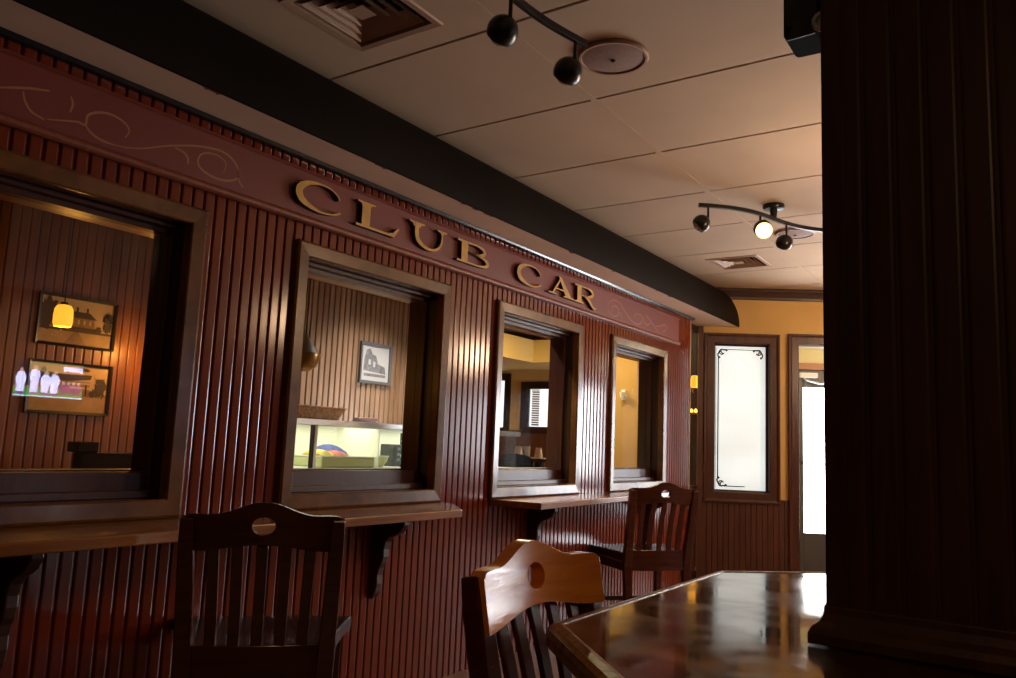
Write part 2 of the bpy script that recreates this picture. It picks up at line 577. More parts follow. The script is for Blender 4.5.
CAS = [(0, -.03), (0, .014), (.008, .018), (.055, .020), (.068, .030), (.082, .030), (.082, 0), (.02, 0), (.02, -.03)]
def entry_window(name, h, label, pane, lines=False):
    t = thing(name, tuple(END((h[0], h[2], 0))), label, 'window', kind=ST)
    a, b, c, d = h
    m = MB(END); m.frame(a, b, c, d, CAS); m.build('casing', M['trimwood'], t, bevel=.003)
    m = MB(END); m.frame(a + .014, b - .014, c + .014, d - .014, [(0, -.06), (0, -.035), (.012, -.028), (.014, -.06)])
    m.build('sash', M['sash'], t)
    m = MB(END); m.box(a + .008, b - .008, c + .008, d - .008, -.056, -.050); g = m.build('pane', pane, t)
    if lines:
        k = MB(END)
        w = -.0492
        def ln(p, q, r=.0022):
            r *= 1.7
            p, q = Vector((*p, w)), Vector((*q, w))
            dd = (q - p).normalized(); nn = Vector((-dd.y, dd.x, 0)) * r
            k.add([p - nn, q - nn, q + nn, p + nn], [(0, 1, 2, 3)])
        def poly(L, r=.0022):
            for p, q in zip(L, L[1:]): ln(p, q, r)
        i = .040
        A, B, Cc, D = a + i, b - i, c + i, d - i
        ln((A, Cc + .06), (A, D - .06), .0028); ln((A + .06, Cc), (B - .13, Cc)); ln((A + .06, D), (B - .06, D), .0018)
        ln((a + .022, c + .02), (a + .022, d - .02), .0012)
        for cx, cy, sx, sy, full in ((A, D, 1, -1, 1), (B, D, -1, -1, 1), (A, Cc, 1, 1, 1), (B, Cc, -1, 1, 0)):
            if not full: continue
            P = lambda x, y: (cx + sx * x, cy + sy * y)
            poly([P(0, .06), P(-.006, .042), P(.004, .024), P(.012, .006), P(.024, -.002), P(.044, .004), P(.06, 0)], .0035)
            poly([P(.006 + .02 * (1 - .07 * q) * (1 + math.cos(q * .8)), .006 + .02 * (1 - .07 * q) * (1 + math.sin(q * .8))) for q in range(12)], .0028)
            poly([P(.0, .06), P(.012, .070), P(.010, .055)], .003); poly([P(.06, 0), P(.07, .012), P(.055, .010)], .003)
            poly([P(.02, .02), P(.036, .036)], .003)
        k.build('etched_border', M['blackline'], g)
    return t
entry_window('window_5', EW, 'tall frosted window with black etched corner scrolls beside the door', M['frost'], True)
for i, h in enumerate(HW):
    entry_window('window_%d' % (7 + i), h, 'tall bright daylight window right of the door, %s from it' % ('first', 'second', 'third', 'fourth')[i], M['win_day'][i])

# doorway casing, vestibule and the outer door
t = thing('door_1', tuple(END((.5, -1, 0))), 'glazed outer door with closer behind the dark wooden doorway', 'door', kind=ST)
a, b, c, d = ED
m = MB(END)
CASD = [(o_, w_) for o_, w_ in CAS]
m.frame(a, b, -1.2, d, CASD)
m.build('casing', M['trimwood'], t, bevel=.003)
VB = Fr(tuple(END((0, 0, -.35))), (CU, SU, 0), (0, 0, 1), (SU, -CU, 0))
m = MB(VB); m.box(.30, 1.5, .762, 1.30, -.03, .0); m.build('lintel', M['yellowl'], t)
m = MB(VB); m.box(.30, 1.5, .708, .761, -.03, .012); m.build('header_board', plain('header_orange_wood', (.36, .14, .035), .4), t)
D0, D1 = .53, 1.34
m = MB(VB)
g0, g1, gb, gt = .588, 1.27, -.612, .562
m.box(D0, g0, -1, .705, -.05, .0); m.box(g1, D1, -1, .705, -.05, .0)
m.box(g0, g1, gt, .705, -.05, .0); m.box(g0, g1, -1, gb, -.05, .0)
leaf = m.build('door_leaf', plain('door_dark_bronze', (.05, .042, .038), .4), t, bevel=.004)
m = MB(VB); m.box(g0, g1, gb, gt, -.032, -.026); m.build('pane', M['door_day'], leaf)
m = MB(VB); m.tube([(g0 - .02, -.056, .025), (g1 + .02, -.056, .025)], .006); m.box(g0 - .026, g0 - .012, -.066, -.046, 0, .03); m.box(g1 + .012, g1 + .026, -.066, -.046, 0, .03)
m.build('push_bar', M['metal'], leaf)
m = MB(VB); m.box(.555, .695, .640, .680, .0, .045); m.build('closer', M['white'], t, bevel=.004)
m = MB(VB); m.tube([(.585, .638, .03), (.60, .618, .05), (.70, .588, .08), (.78, .602, .03)], .007); m.build('closer_arm', M['steel'], t)
m = MB(VB); m.box(.35, D0 - .004, -1, .705, -.05, 0); m.box(D1 + .004, 1.5, -1, .705, -.05, 0); m.build('door_frame', M['trimwood'], t)
m = MB(END); m.box(.30, .44, -1, CZ, -.35, -.101); m.build('reveal', M['yellowl'], t)
# small white lamp glow strip at the top of the opening is the vestibule ceiling
m = MB(END); m.box(.30, 1.5, .885, .90, -.35, -.102); m.build('vestibule_ceiling', M['white'], t)
L_ = bpy.data.lights.new('vestibule_lamp', 'POINT'); L_.energy = 5; L_.color = (1, .93, .75); L_.shadow_soft_size = .08  # point light with no fixture, set out of view
lo = bpy.data.objects.new('vestibule_lamp', L_); C.objects.link(lo); lo.location = W(END((1.38, .80, -.28)))

# remaining shell
m = MB(); m.box(3.7, 3.78, -2.6, 10, -1, CZ)
tag(m.build('wall_right', M['darkwall']), 'dark brown wall on the far side of the bar room', 'wall', kind=ST)
m = MB(); m.box(-6.6, 3.78, -2.6, -2.5, -1, CZ)
tag(m.build('wall_front', M['darkwall']), 'dark brown wall behind the viewer', 'wall', kind=ST)
m = MB(); m.box(-6.6, -6.5, -2.5, 10, -1, CZ)
tag(m.build('wall_side', M['yellow']), 'far side wall of the dining room behind the windows', 'wall', kind=ST)

# narrow glazed panel between the red wall and the entry wall
t = thing('window_6', (-2.22, 5.65, -1), 'narrow dark glazed side panel between red wall and frosted window', 'window', kind=ST)
m = MB()
m.box(-2.30, -2.26, 5.634, 5.66, -1, .985)
m.box(-2.30, -2.26, 5.66, 6.02, -.32, -.26); m.box(-2.30, -2.26, 5.66, 6.02, -1, -.9); m.box(-2.30, -2.26, 5.66, 6.02, .93, .985)
m.build('frame', M['jamb'], t, bevel=.003)
m = MB(); m.box(-2.283, -2.277, 5.66, 6.02, -.26, .93); m.build('glass', M['glass'], t)
m = MB(); m.box(-2.29, -2.27, 5.66, 6.02, -.9, -.32); m.build('panel', M['wains'], t)

# ---- the four interior windows of the red wall
def interior_window(name, a, b, label, cm, gl):
    t = thing(name, tuple(RED((a, V0, 0))), label, 'window', kind=ST)
    ia, ib, ic, id_ = a + CI, b - CI, V0 + CI, V1 - CI
    m = MB(RED)
    m.frame(ia, ib, ic, id_, [(0, -.02), (0, .017), (.005, .021), (.046, .023), (.055, .018), (.055, -.008), (.02, -.008), (.02, -.02)])
    m.build('casing', cm, t, bevel=.0025)
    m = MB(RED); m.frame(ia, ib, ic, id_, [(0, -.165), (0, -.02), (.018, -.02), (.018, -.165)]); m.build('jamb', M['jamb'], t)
    m = MB(RED)
    e = .012
    x0, x1, z0, z1 = ia + e, ib - e, ic + .075, id_ - .030
    m.box(ia, x0, ic, id_, -.105, -.065); m.box(x1, ib, ic, id_, -.105, -.065)
    m.box(x0, x1, ic, z0, -.105, -.065); m.box(x0, x1, z1, id_, -.105, -.065)
    m.box(ia, ib, ic, ic + .022, -.065, -.040); m.box(ia, ib, id_ - .014, id_, -.065, -.040)
    m.box(ia, ib, ic, ic + .080, -.165, -.105);     m.box(ib - .010, ib, ic, id_, -.165, -.105)
    m.build('sash', M['sash'], t, bevel=.003)
    m = MB(RED); m.box(ia - .02, ib + .01, id_ - .024, id_ + .03, -.188, -.166); m.box(ia, ib - .0105, id_ - .024, id_, -.166, -.106); m.build('head_trim', M['headtrim'], t, bevel=.004)  # strip added for the lamplit underside of the window head
    m = MB(RED); m.box(x0, x1, z0, z1, -.087, -.082); m.build('glass', gl, t)
    return t
for i, ((a, b), lab) in enumerate(zip(WINS, (
        'dark framed window nearest the viewer, showing sepia pictures on wood paneling',
        'dark framed window under the word CLUB, showing a lit display case',
        'dark framed window under the word CAR, showing a far window with blinds',
        'last and smallest looking window in the red wall, showing yellow plaster'))):
    interior_window('window_%d' % (i + 1), a, b, lab, M['casing'], M['glass'] if i == 0 else M['glasslow'])

# ---- the room behind the windows
m = MB(Fr((-3.5, 0, 0), (0, 1, 0), (0, 0, 1), (1, 0, 0)))
m.beads(2.55, 4.9, -1, CZ, .044, .013)
m.cur = 1
m.beads(-2.5, 2.55, -1, CZ, .040, .005)
m.cur = 0
m.quad((4.9, -1, -.0075), (4.9, CZ, -.0075), (4.9, CZ, -.1), (4.9, -1, -.1))
m.quad((-2.5, -1, -.1), (4.9, -1, -.1), (4.9, CZ, -.1), (-2.5, CZ, -.1))
tag(m.build('wall_partition', [M['panel'], M['veneer']], recalc=False), 'brown beadboard partition seen through the two nearer windows', 'wall', kind=ST)
FAR = Fr((0, 8.4, 0), (1, 0, 0), (0, 0, 1), (0, -1, 0))
fw = [(-6.35, -5.71, .20, .80), (-5.37, -5.01, .22, .69)]
m = MB(FAR)
m.holes(-6.5, -2.36, -1, CZ, fw, 0)
m.cur = 1
for a, b, c, d in fw:
    for p in (((a, c), (b, c)), ((b, c), (b, d)), ((b, d), (a, d)), ((a, d), (a, c))):
        m.quad((*p[0], 0), (*p[1], 0), (*p[1], -.09), (*p[0], -.09))
m.cur = 2
m.box(-6.5, -4.4, -1, .17, 0, .02)
tag(m.build('wall_far', [M['yellow'], M['trimwood'], M['wains']], recalc=False), 'far dining room wall with dark wainscot and bright windows', 'wall', kind=ST)
for i, (a, b, c, d) in enumerate(fw):
    t = thing('window_%d' % (12 + i), tuple(FAR((a, c, 0))), ('bright plain daylight pane at left of the far dining room', 'bright far dining room window half covered by slatted blinds')[i], 'window', kind=ST)
    m = MB(FAR); m.frame(a, b, c, d, [(0, -.04), (0, .02), (.085, .025), (.085, 0), (0.01, 0), (.01, -.04)]); m.build('casing', plain('far_casing_brown', (.035, .015, .008), .9, spec=.1), t)
    m = MB(FAR); m.box(a, b, c, d, -.075, -.07); m.build('pane', M['far_day'], t)
t = thing('window_blind', tuple(FAR((-5.27, .68, -.03))), 'slatted blind drawn over left part of the far window', 'blind')
m = MB(FAR)
for k in range(15):
    z = .235 + k * .029
    m.add([(-5.325, z, -.05), (-5.215, z, -.05), (-5.215, z + .018, -.028), (-5.325, z + .018, -.028)], [(0, 1, 2, 3)])
    m.add([(-5.325, z + .002, -.05), (-5.215, z + .002, -.05), (-5.215, z + .020, -.028), (-5.325, z + .020, -.028)], [(3, 2, 1, 0)])
m.build('slat', plain('blind_slat', (.30, .20, .14), .6), t)
m = MB(FAR); m.box(-5.326, -5.214, .670, .682, -.055, -.02); m.build('head_rail', M['card'], t)
# yellow bulkhead, an inner corner
m = MB(); m.box(-6.5, -3.25, 7.6, 8.395, .92, 1.178); m.box(-6.5, -4.80, 5.2, 7.6, .92, 1.178)
tag(m.build('trim_6', plain('bulkhead_yellow', (.72, .50, .17), .7), bevel=.004), 'yellow bulkhead under the dining room ceiling', 'trim', kind=ST)
m = MB(); m.box(-3.62, -2.95, 7.0, 7.06, -1, CZ)
tag(m.build('wall_nook', M['yellow']), 'plain yellow plaster wall seen through the last window', 'wall', kind=ST)
m = MB(); m.box(-3.235, -3.20, 6.70, 6.999, .86, .935)
tag(m.build('trim_7', M['yellowl']), 'short pale ledge end at the top of the yellow nook', 'trim', kind=ST)
m = MB(); m.box(-2.93, -2.36, 6.9, 6.96, -1, CZ)
tag(m.build('wall_dark', M['jamb']), 'dark wood panel behind the narrow side glazing', 'wall', kind=ST)

# ------------------------------------------------------------------ the CLUB CAR sign
t = thing('wall_sign', tuple(RED((.5, .77, 0))), 'red fascia sign with raised gold letters CLUB CAR and painted scrolls', 'sign')
m = MB(RED); m.box(-2.4, 5.365, .764, .936, -.008, .014); m.build('sign_board', M['sign'], t, bevel=.002)
m = MB(RED)
m.prism([(.0, .748), (.020, .748), (.028, .754), (.028, .764), (.022, .771), (.014, .776), (0, .776)], -2.4, 5.366, (2, 1, 0))
m.build('lower_bead', M['bead'], t, bevel=.003)
m = MB(RED)
m.prism([(.0, .930), (.016, .930), (.021, .934), (.018, .941), (0, .941)], -2.4, 5.366, (2, 1, 0))
m.build('upper_bead', plain('upper_bead_red', (.17, .03, .017), .45), t)


def ribbon(pts, ws, n=6):
    """smooth ribbon polygon list from centre points and widths (Catmull-Rom)"""
    P = [Vector((*p, 0)) for p in pts]
    out = []
    for k in range(len(P) - 1):
        p0, p1, p2, p3 = P[max(k - 1, 0)], P[k], P[k + 1], P[min(k + 2, len(P) - 1)]
        for i in range(n + (1 if k == len(P) - 2 else 0)):
            q = i / n
            c = .5 * ((2 * p1) + (p2 - p0) * q + (2 * p0 - 5 * p1 + 4 * p2 - p3) * q * q + (3 * p1 - p0 - 3 * p2 + p3) * q ** 3)
            out.append((c, ws[k] * (1 - q) + ws[k + 1] * q))
    L, R = [], []
    for k, (c, w) in enumerate(out):
        d = (out[min(k + 1, len(out) - 1)][0] - out[max(k - 1, 0)][0]).normalized()
        nn = Vector((-d.y, d.x, 0)) * w / 2
        L.append(c + nn); R.append(c - nn)
    return L, R


def letter_shapes(ch):
    """polygons (list of points) and ribbons ((points),(widths)) in a 2.4 x 1 cell"""
    stem = lambda x, w: [(x, .04), (x + w, .04), (x + w, .96), (x, .96)]
    def serif(x, w, v, up):       # bracketed serif under / over a stem
        s_ = 1 if up else -1
        return [(x - .26, v), (x + w + .26, v), (x + w + .24, v + s_ * .05), (x + w + .05, v + s_ * .10), (x + w, v + s_ * .2), (x, v + s_ * .2), (x - .05, v + s_ * .10), (x - .24, v + s_ * .05)]
    if ch == 'C':
        return [], [([(2.26, .66), (2.12, .83), (1.75, .97), (1.25, 1.0), (.72, .90), (.36, .68), (.30, .45), (.48, .22), (.95, .05), (1.5, -.01), (2.0, .06), (2.34, .20)],
                     [.09, .08, .07, .09, .26, .46, .52, .42, .17, .08, .07, .10])]
    if ch == 'L':
        return [stem(.38, .42), serif(.38, .42, 1, False), [(.10, 0), (2.0, 0), (2.0, .09), (.10, .09)],
                [(1.75, .0), (2.12, 0), (2.40, .42), (2.28, .40), (2.05, .17), (1.75, .09)]], []
    if ch == 'U':
        return [serif(.36, .38, 1, False), serif(1.98, .10, 1, False)], [([(.55, 1.0), (.55, .55), (.64, .28), (.95, .08), (1.35, .02), (1.74, .12), (1.97, .36), (2.03, .65), (2.03, 1.0)],
                                                                  [.38, .38, .38, .24, .14, .13, .12, .11, .11])]
    if ch == 'B':
        return [stem(.36, .42), [(.08, 0), (1.5, 0), (1.5, .07), (.9, .09), (.08, .09)], [(.08, 1), (1.4, 1), (1.4, .93), (.9, .91), (.08, .91)]], \
            [([(.75, .96), (1.35, .96), (1.80, .88), (1.92, .74), (1.78, .60), (1.35, .52), (.75, .52)], [.07, .08, .20, .36, .20, .08, .07]),
             ([(.75, .52), (1.45, .51), (1.98, .42), (2.14, .26), (1.98, .11), (1.45, .04), (.75, .04)], [.07, .08, .22, .42, .22, .08, .07])]
    if ch == 'A':
        return [[(.34, 0), (.46, 0), (1.28, .93), (1.10, .93)], [(.98, 1.03), (1.22, 1.03), (2.30, 0), (1.72, 0)], [(.72, .30), (1.60, .30), (1.55, .37), (.78, .37)],
                [(.02, 0), (.82, 0), (.80, .05), (.55, .09), (.30, .09), (.04, .05)], [(1.45, 0), (2.55, 0), (2.53, .05), (2.25, .10), (1.72, .10), (1.47, .05)]], []
    if ch == 'R':
        return [stem(.36, .42), serif(.36, .42, 0, True), [(.08, 1), (1.4, 1), (1.4, .93), (.9, .91), (.08, .91)]], \
            [([(.75, .96), (1.35, .96), (1.82, .88), (1.96, .72), (1.80, .56), (1.35, .47), (.75, .46)], [.07, .08, .20, .38, .20, .08, .07]),
             ([(1.15, .47), (1.50, .34), (1.80, .12), (2.12, -.06), (2.40, -.02)], [.20, .30, .32, .20, .05])]


def make_letter(ch, y0, y1, z0=.799, hz=.100):
    polys, ribs = letter_shapes(ch)
    su = (y1 - y0) / 2.4
    front, back = .034, .0145
    m = MB(RED)
    T = lambda p: (y0 + p[0] * su, z0 + p[1] * hz)
    for P in polys:
        front += .0003
        P = [T(p) for p in P]
        n = len(P)
        m.cur = 0; m.add([(*p, front) for p in P], [tuple(range(n))])
        m.cur = 1; m.add([(*p, front) for p in P] + [(*p, back) for p in P], [(i, (i + 1) % n, n + (i + 1) % n, n + i) for i in range(n)])
    for pts, ws in ribs:
        # widths are measured in letter space; shape the ribbon in real proportions
        P = [(p[0] * su / hz, p[1]) for p in pts]
        L, R = ribbon(P, [w * (.62 if w > .2 else .85) for w in ws])
        L = [(y0 + p.x * hz, z0 + p.y * hz) for p in L]; R = [(y0 + p.x * hz, z0 + p.y * hz) for p in R]
        n = len(L)
        m.cur = 0
        m.add([(*p, front + .0004) for p in L] + [(*p, front + .0004) for p in R], [(i, i + 1, n + i + 1, n + i) for i in range(n - 1)])
        m.cur = 1
        loop = L + R[::-1]
        n = len(loop)
        m.add([(*p, front + .0004) for p in loop] + [(*p, back) for p in loop], [(i, (i + 1) % n, n + (i + 1) % n, n + i) for i in range(n)])
    m.build('letter', [M['gold'], M['black']], t)
for ch, y0, y1 in (('C', 1.785, 2.02), ('L', 2.085, 2.34), ('U', 2.385, 2.655), ('B', 2.715, 2.985), ('C', 3.195, 3.445), ('A', 3.51, 3.775), ('R', 3.785, 4.055)):
    make_letter(ch, y0, y1)

SCR_R = [[(4.243,0.825),(4.248,0.860),(4.284,0.887),(4.344,0.897),(4.406,0.890),(4.446,0.866),(4.504,0.836),(4.553,0.816),(4.604,0.799),(4.671,0.798),(4.721,0.816),(4.737,0.844),(4.710,0.862),(4.659,0.865),(4.618,0.847),(4.602,0.823)],[(4.243,0.825),(4.273,0.807),(4.319,0.797),(4.364,0.804),(4.386,0.828),(4.377,0.854),(4.338,0.862),(4.301,0.852),(4.287,0.833),(4.310,0.819)],[(4.424,0.838),(4.417,0.819),(4.439,0.805)],[(4.788,0.874),(4.842,0.860),(4.898,0.835),(4.954,0.810),(4.992,0.792)],[(4.754,0.851),(4.764,0.826),(4.817,0.816),(4.861,0.834)],[(4.953,0.825),(5.028,0.839),(5.104,0.858),(5.133,0.843),(5.105,0.816),(5.067,0.810)]]
SCR_L = [[(1.147,0.792),(1.192,0.796),(1.246,0.812),(1.300,0.837),(1.349,0.856),(1.418,0.878),(1.492,0.890),(1.541,0.881),(1.574,0.849),(1.572,0.822),(1.539,0.803),(1.492,0.797),(1.444,0.807),(1.424,0.826),(1.430,0.853),(1.456,0.868),(1.498,0.871),(1.524,0.854),(1.518,0.822)],[(1.574,0.849),(1.578,0.815),(1.598,0.797)],[(1.342,0.847),(1.373,0.842),(1.389,0.827),(1.389,0.810)],[(0.971,0.798),(1.016,0.811),(1.050,0.820),(1.071,0.820),(1.075,0.848),(1.102,0.867),(1.138,0.875),(1.177,0.867),(1.196,0.847),(1.185,0.822)],[(1.071,0.820),(1.087,0.804),(1.117,0.793),(1.155,0.791)],[(0.848,0.836),(0.883,0.850),(0.925,0.865),(0.969,0.876)],[(0.906,0.849),(0.914,0.824),(0.932,0.804),(0.965,0.795)],[(1.025,0.883),(1.032,0.864),(1.027,0.840)]]
for mat, data, wd in ((M['scroll'], SCR_R, .0055), (M['scroll_gold'], SCR_L, .0050)):
    m = MB(RED)
    for st in data:
        k = len(st)
        L, R = ribbon(st, [wd * (.45 + .9 * math.sin(PI * (i + .4) / k)) for i in range(k)], 5)
        n = len(L)
        m.add([(p.x, p.y, .0145) for p in L] + [(p.x, p.y, .0145) for p in R], [(i, i + 1, n + i + 1, n + i) for i in range(n - 1)])
    m.build('painted_scroll', mat, t)

# ------------------------------------------------------------------ wall ledges with corbels
def corbel(mb, y, w=.034):
    # side outline: depth out from the wall, height
    o = [(0, -.292), (.158, -.292), (.160, -.322), (.140, -.348), (.118, -.362), (.090, -.372), (.070, -.392), (.062, -.420), (.064, -.448), (.056, -.474), (.044, -.492), (.036, -.520), (.038, -.552), (.030, -.585), (.016, -.606), (0, -.612)]
    mb.prism(o, y - w / 2, y + w / 2, (2, 1, 0))
def ledge(poly, ys, label):
    t = thing('wall_ledge', (-2.15, min(p[1] for p in poly) + .05, -.268), label, 'ledge')
    m = MB(); m.prism(poly, -.291, -.2605, (0, 1, 2)); m.build('ledge_top', M['ledge'], t, bevel=.005)
    for y in ys:
        m = MB(RED); corbel(m, y); m.build('corbel', M['corbel'], t, bevel=.005)
ledge([(-2.168, -1.2), (-1.875, -1.2), (-1.890, 2.520), (-2.105, 2.735), (-2.168, 2.735)], (-.4, 1.005, 2.345), 'long oak wall ledge with a clipped end under the two nearer windows')
ledge([(-2.168, 3.10), (-1.905, 3.13), (-1.985, 5.13), (-2.168, 5.13)], (3.46, 4.85), 'oak wall ledge under the two farther windows')

# ------------------------------------------------------------------ chairs (built in metres, origin on the floor under the back)
def make_chair(mats):
    """returns list of (name, MB, material, bevel, smooth); y = forward"""
    P = []
    wood_, crest_m, seat_m = mats
    yb = lambda z: -.195 - max(0, z - .45) * .185           # lean of the back
    # crest rail, curved in plan, with an oval handle hole
    hw, zc = .212, .845
    def top(x):
        q = abs(x) / hw
        return .878 + .036 * (.5 + .5 * math.cos(PI * min(1, q / .66))) - .010 * max(0, (q - .9) / .1) ** 2
    def bot(x):
        q = abs(x) / hw
        return .778 + .020 * (.5 + .5 * math.cos(PI * min(1, q / .9)))
    NT = 32
    outl = []
    for i in range(NT + 1):
        x = hw - 2 * hw * i / NT
        outl.append((x, top(x)))
    for i in range(1, 5):
        outl.append((-hw, top(hw) + (bot(hw) - top(hw)) * i / 5))
    for i in range(NT + 1):
        x = -hw + 2 * hw * i / NT
        outl.append((x, bot(x)))
    for i in range(1, 5):
        outl.append((hw, bot(hw) + (top(hw) - bot(hw)) * i / 5))
    hx, hz, hc = .031, .0245, .849
    outl.sort(key=lambda p: math.atan2((p[1] - hc) / .06, p[0] / .2))
    hole = []
    for p in outl:
        a = math.atan2((p[1] - hc) / .06, p[0] / .2)
        hole.append((hx * math.cos(a), hc + hz * math.sin(a)))
    th = .015
    def P3(x, z, s_):
        y = yb(z) - .030 * (1 - (x / hw) ** 2) + s_ * th + .012
        return (x, y, z)
    n = len(outl)
    loops = []
    for f in (1.0, .97, .6, .3, .06, 0):
        loops.append([(h[0] + (o[0] - h[0]) * f, h[1] + (o[1] - h[1]) * f) for o, h in zip(outl, hole)])
    m = MB(metres=True)
    pts, fs = [], []
    for s_ in (1, -1):
        for L in loops:
            for k, p in enumerate(L):
                pts.append(P3(p[0], p[1], s_))
    nl = len(loops)
    for s_ in range(2):
        b = s_ * nl * n
        for k in range(nl - 1):
            for i in range(n):
                j = (i + 1) % n
                fs.append((b + k * n + i, b + k * n + j, b + (k + 1) * n + j, b + (k + 1) * n + i))
    for k in (0, nl - 1):
        for i in range(n):
            j = (i + 1) % n
            fs.append((k * n + i, k * n + j, nl * n + k * n + j, nl * n + k * n + i))
    m.add(pts, fs)
    P.append(('crest_rail', m, crest_m, .005, True))
    # posts / rear legs
    for s_ in (-1, 1):
        m = MB(metres=True)
        zs = [0, .2, .42, .46, .55, .65, .75, .82, .870]
        m.bar([(s_ * (.180 + .02 * z / .9), (-.215 + .02 * z / .42) if z < .42 else yb(z) + .006 - .0095 * min(1, (z - .42) / .3), z) for z in zs],
              [.019, .021, .024, .024, .023, .022, .021, .02, .017], [.014, .017, .021, .022, .021, .020, .020, .020, .018], (1, 0, 0))
        P.append(('leg', m, wood_, .004, False))
    for s_ in (-1, 1):
        m = MB(metres=True)
        m.bar([(s_ * .225, .255, 0), (s_ * .23, .25, .2), (s_ * .232, .245, .447)], [.017, .019, .022], [.017, .019, .022], (1, 0, 0))
        P.append(('leg', m, wood_, .004, False))
    # lower back rail
    m = MB(metres=True)
    rs = []
    for i in range(13):
        x = -.185 + .37 * i / 12
        y = yb(.47) + .004 - .014 * (1 - (x / .185) ** 2)
        rs.append([(x, y + .011, .400), (x, y + .009, .518), (x, y - .011, .518), (x, y - .010, .400)])
    m.rings(rs)
    P.append(('lower_rail', m, wood_, .003, False))
    # slats
    for k in range(5):
        x = (k - 2) * .0615
        m = MB(metres=True)
        path = []
        for i in range(9):
            z = .51 + .285 * i / 8
            path.append((x * (1 + .04 * i / 8), yb(z) + .008 - (.014 + .016 * i / 8) * (1 - (x / .2) ** 2) + .010 * math.sin(PI * i / 8) - .0, z))
        m.bar(path, .0155, .006, (1, 0, 0))
        P.append(('slat', m, wood_, .0025, False))
    # saddle seat
    m = MB(metres=True)
    rows = []
    NY, NX = 12, 12
    def out(v):        # half width along the depth
        return .205 + .092 * v ** 1.7 - .010 * max(0, v - .9) / .1
    for zz, sgn in ((.496, 1), (.446, -1)):
        for j in range(NY + 1):
            v = j / NY
            y = -.190 + .490 * v
            for i in range(NX + 1):
                u = -1 + 2 * i / NX
                hw_ = out(v)
                yy = y + (.018 * (1 - u * u) if v > .8 else 0)
                dish = -.012 * max(0, 1 - (u * 1.1) ** 2) * math.sin(PI * min(1, v * 1.1)) if sgn > 0 else 0
                roll = -.012 * max(0, (v - .85) / .15) ** 2 if sgn > 0 else .004 * v
                rows.append((u * hw_, yy, zz + dish + roll))
    N = NX + 1
    tot = (NY + 1) * N
    fs = []
    for s_ in range(2):
        for j in range(NY):
            for i in range(NX):
                q = s_ * tot + j * N + i
                fs.append((q, q + 1, q + N + 1, q + N))
    def side(idx):
        for a_, b_ in zip(idx, idx[1:]):
            fs.append((a_, b_, b_ + tot, a_ + tot))
    side([i for i in range(N)]); side([NY * N + i for i in range(N)])
    side([j * N for j in range(NY + 1)]); side([j * N + NX for j in range(NY + 1)])
    m.add(rows, fs)
    P.append(('seat', m, seat_m, .006, True))
    # aprons and stretchers
    for nm, pth, a_, b_ in (
            ('apron', [(-.21, .245, .415), (.21, .245, .415)], .026, .010), ('apron', [(-.188, -.17, .415), (-.228, .225, .415)], .024, .010), ('apron', [(.188, -.17, .415), (.228, .225, .415)], .024, .010)):
        m = MB(metres=True); m.bar(pth, a_, b_, (0, 0, 1)); P.append((nm, m, wood_, .003, False))
    for pth in ([(-.19, -.20, .12), (-.226, .245, .12)], [(.19, -.20, .12), (.226, .245, .12)], [(-.226, .252, .16), (.226, .252, .16)], [(-.186, -.208, .16), (.186, -.208, .16)]):
        m = MB(metres=True); m.bar(pth, .014, .009, (0, 0, 1)); P.append(('stretcher', m, wood_, .003, False))
    return P


def place_chair(top_centre, ang, label, mats):
    """top_centre: middle of the crest (setting units), ang: heading of the sitter in degrees from +Y, anticlockwise"""
    rz = math.radians(ang)
    back = Vector((0, -.272, 0))
    back.rotate(Matrix.Rotation(rz, 3, 'Z'))
    loc = Vector((top_centre[0] * S, top_centre[1] * S, 0)) - back
    t = thing('wooden_chair', loc, label, 'chair', 'slat-back wooden chairs', rz=rz, metres=True)
    for nm, mb, mt, bv, smo in make_chair(mats):
        mb.build(nm, mt, t, bevel=bv, smooth=smo)
    return t

RC = (M['chair'], M['chair'], M['seat'])
place_chair((-1.630, 1.354), 47.5, 'dark slat-back wooden chair at the long ledge, its back to the viewer', RC)
place_chair((-1.695, 4.035), 50, 'red-brown slat-back wooden chair at the farther ledge near the wall end', RC)
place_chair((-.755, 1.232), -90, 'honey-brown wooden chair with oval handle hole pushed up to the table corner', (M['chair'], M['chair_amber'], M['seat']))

# ------------------------------------------------------------------ the octagonal table round the pillar
t = thing('bar_table', (.283, 1.575, -1), 'dark glossy octagonal table with worn golden edge around the pillar', 'table')
ap = .978
def octo(r, z, c=(.283, 1.575)):
    R_ = r / math.cos(PI / 8)
    return [(c[0] + R_ * math.cos(PI / 8 + k * PI / 4), c[1] + R_ * math.sin(PI / 8 + k * PI / 4), z) for k in range(8)]
TZ = -.29
m = MB()
m.rings([octo(ap - .026, TZ), octo(ap - .026, TZ - .012)], caps=True)
m.build('table_top', M['tabletop'], t)
m = MB()
rs = [octo(ap - o_, TZ + h_) for o_, h_ in ((.030, -.006), (.026, .0015), (.020, .0025), (.008, -.001), (.002, -.008), (0, -.018), (.002, -.036), (.010, -.044), (.030, -.046))]
m.rings(rs, caps=False); m.build('edge_band', M['tedge'], t)
m = MB(); m.rings([octo(ap - .028, TZ - .0125), octo(ap - .028, TZ - .046)]); m.build('underside', M['jamb'], t)
m = MB()
m.box(-.10, .66, 1.22, 1.93, -1.0, TZ - .047)
m.build('pedestal', M['pier'], t, bevel=.006)

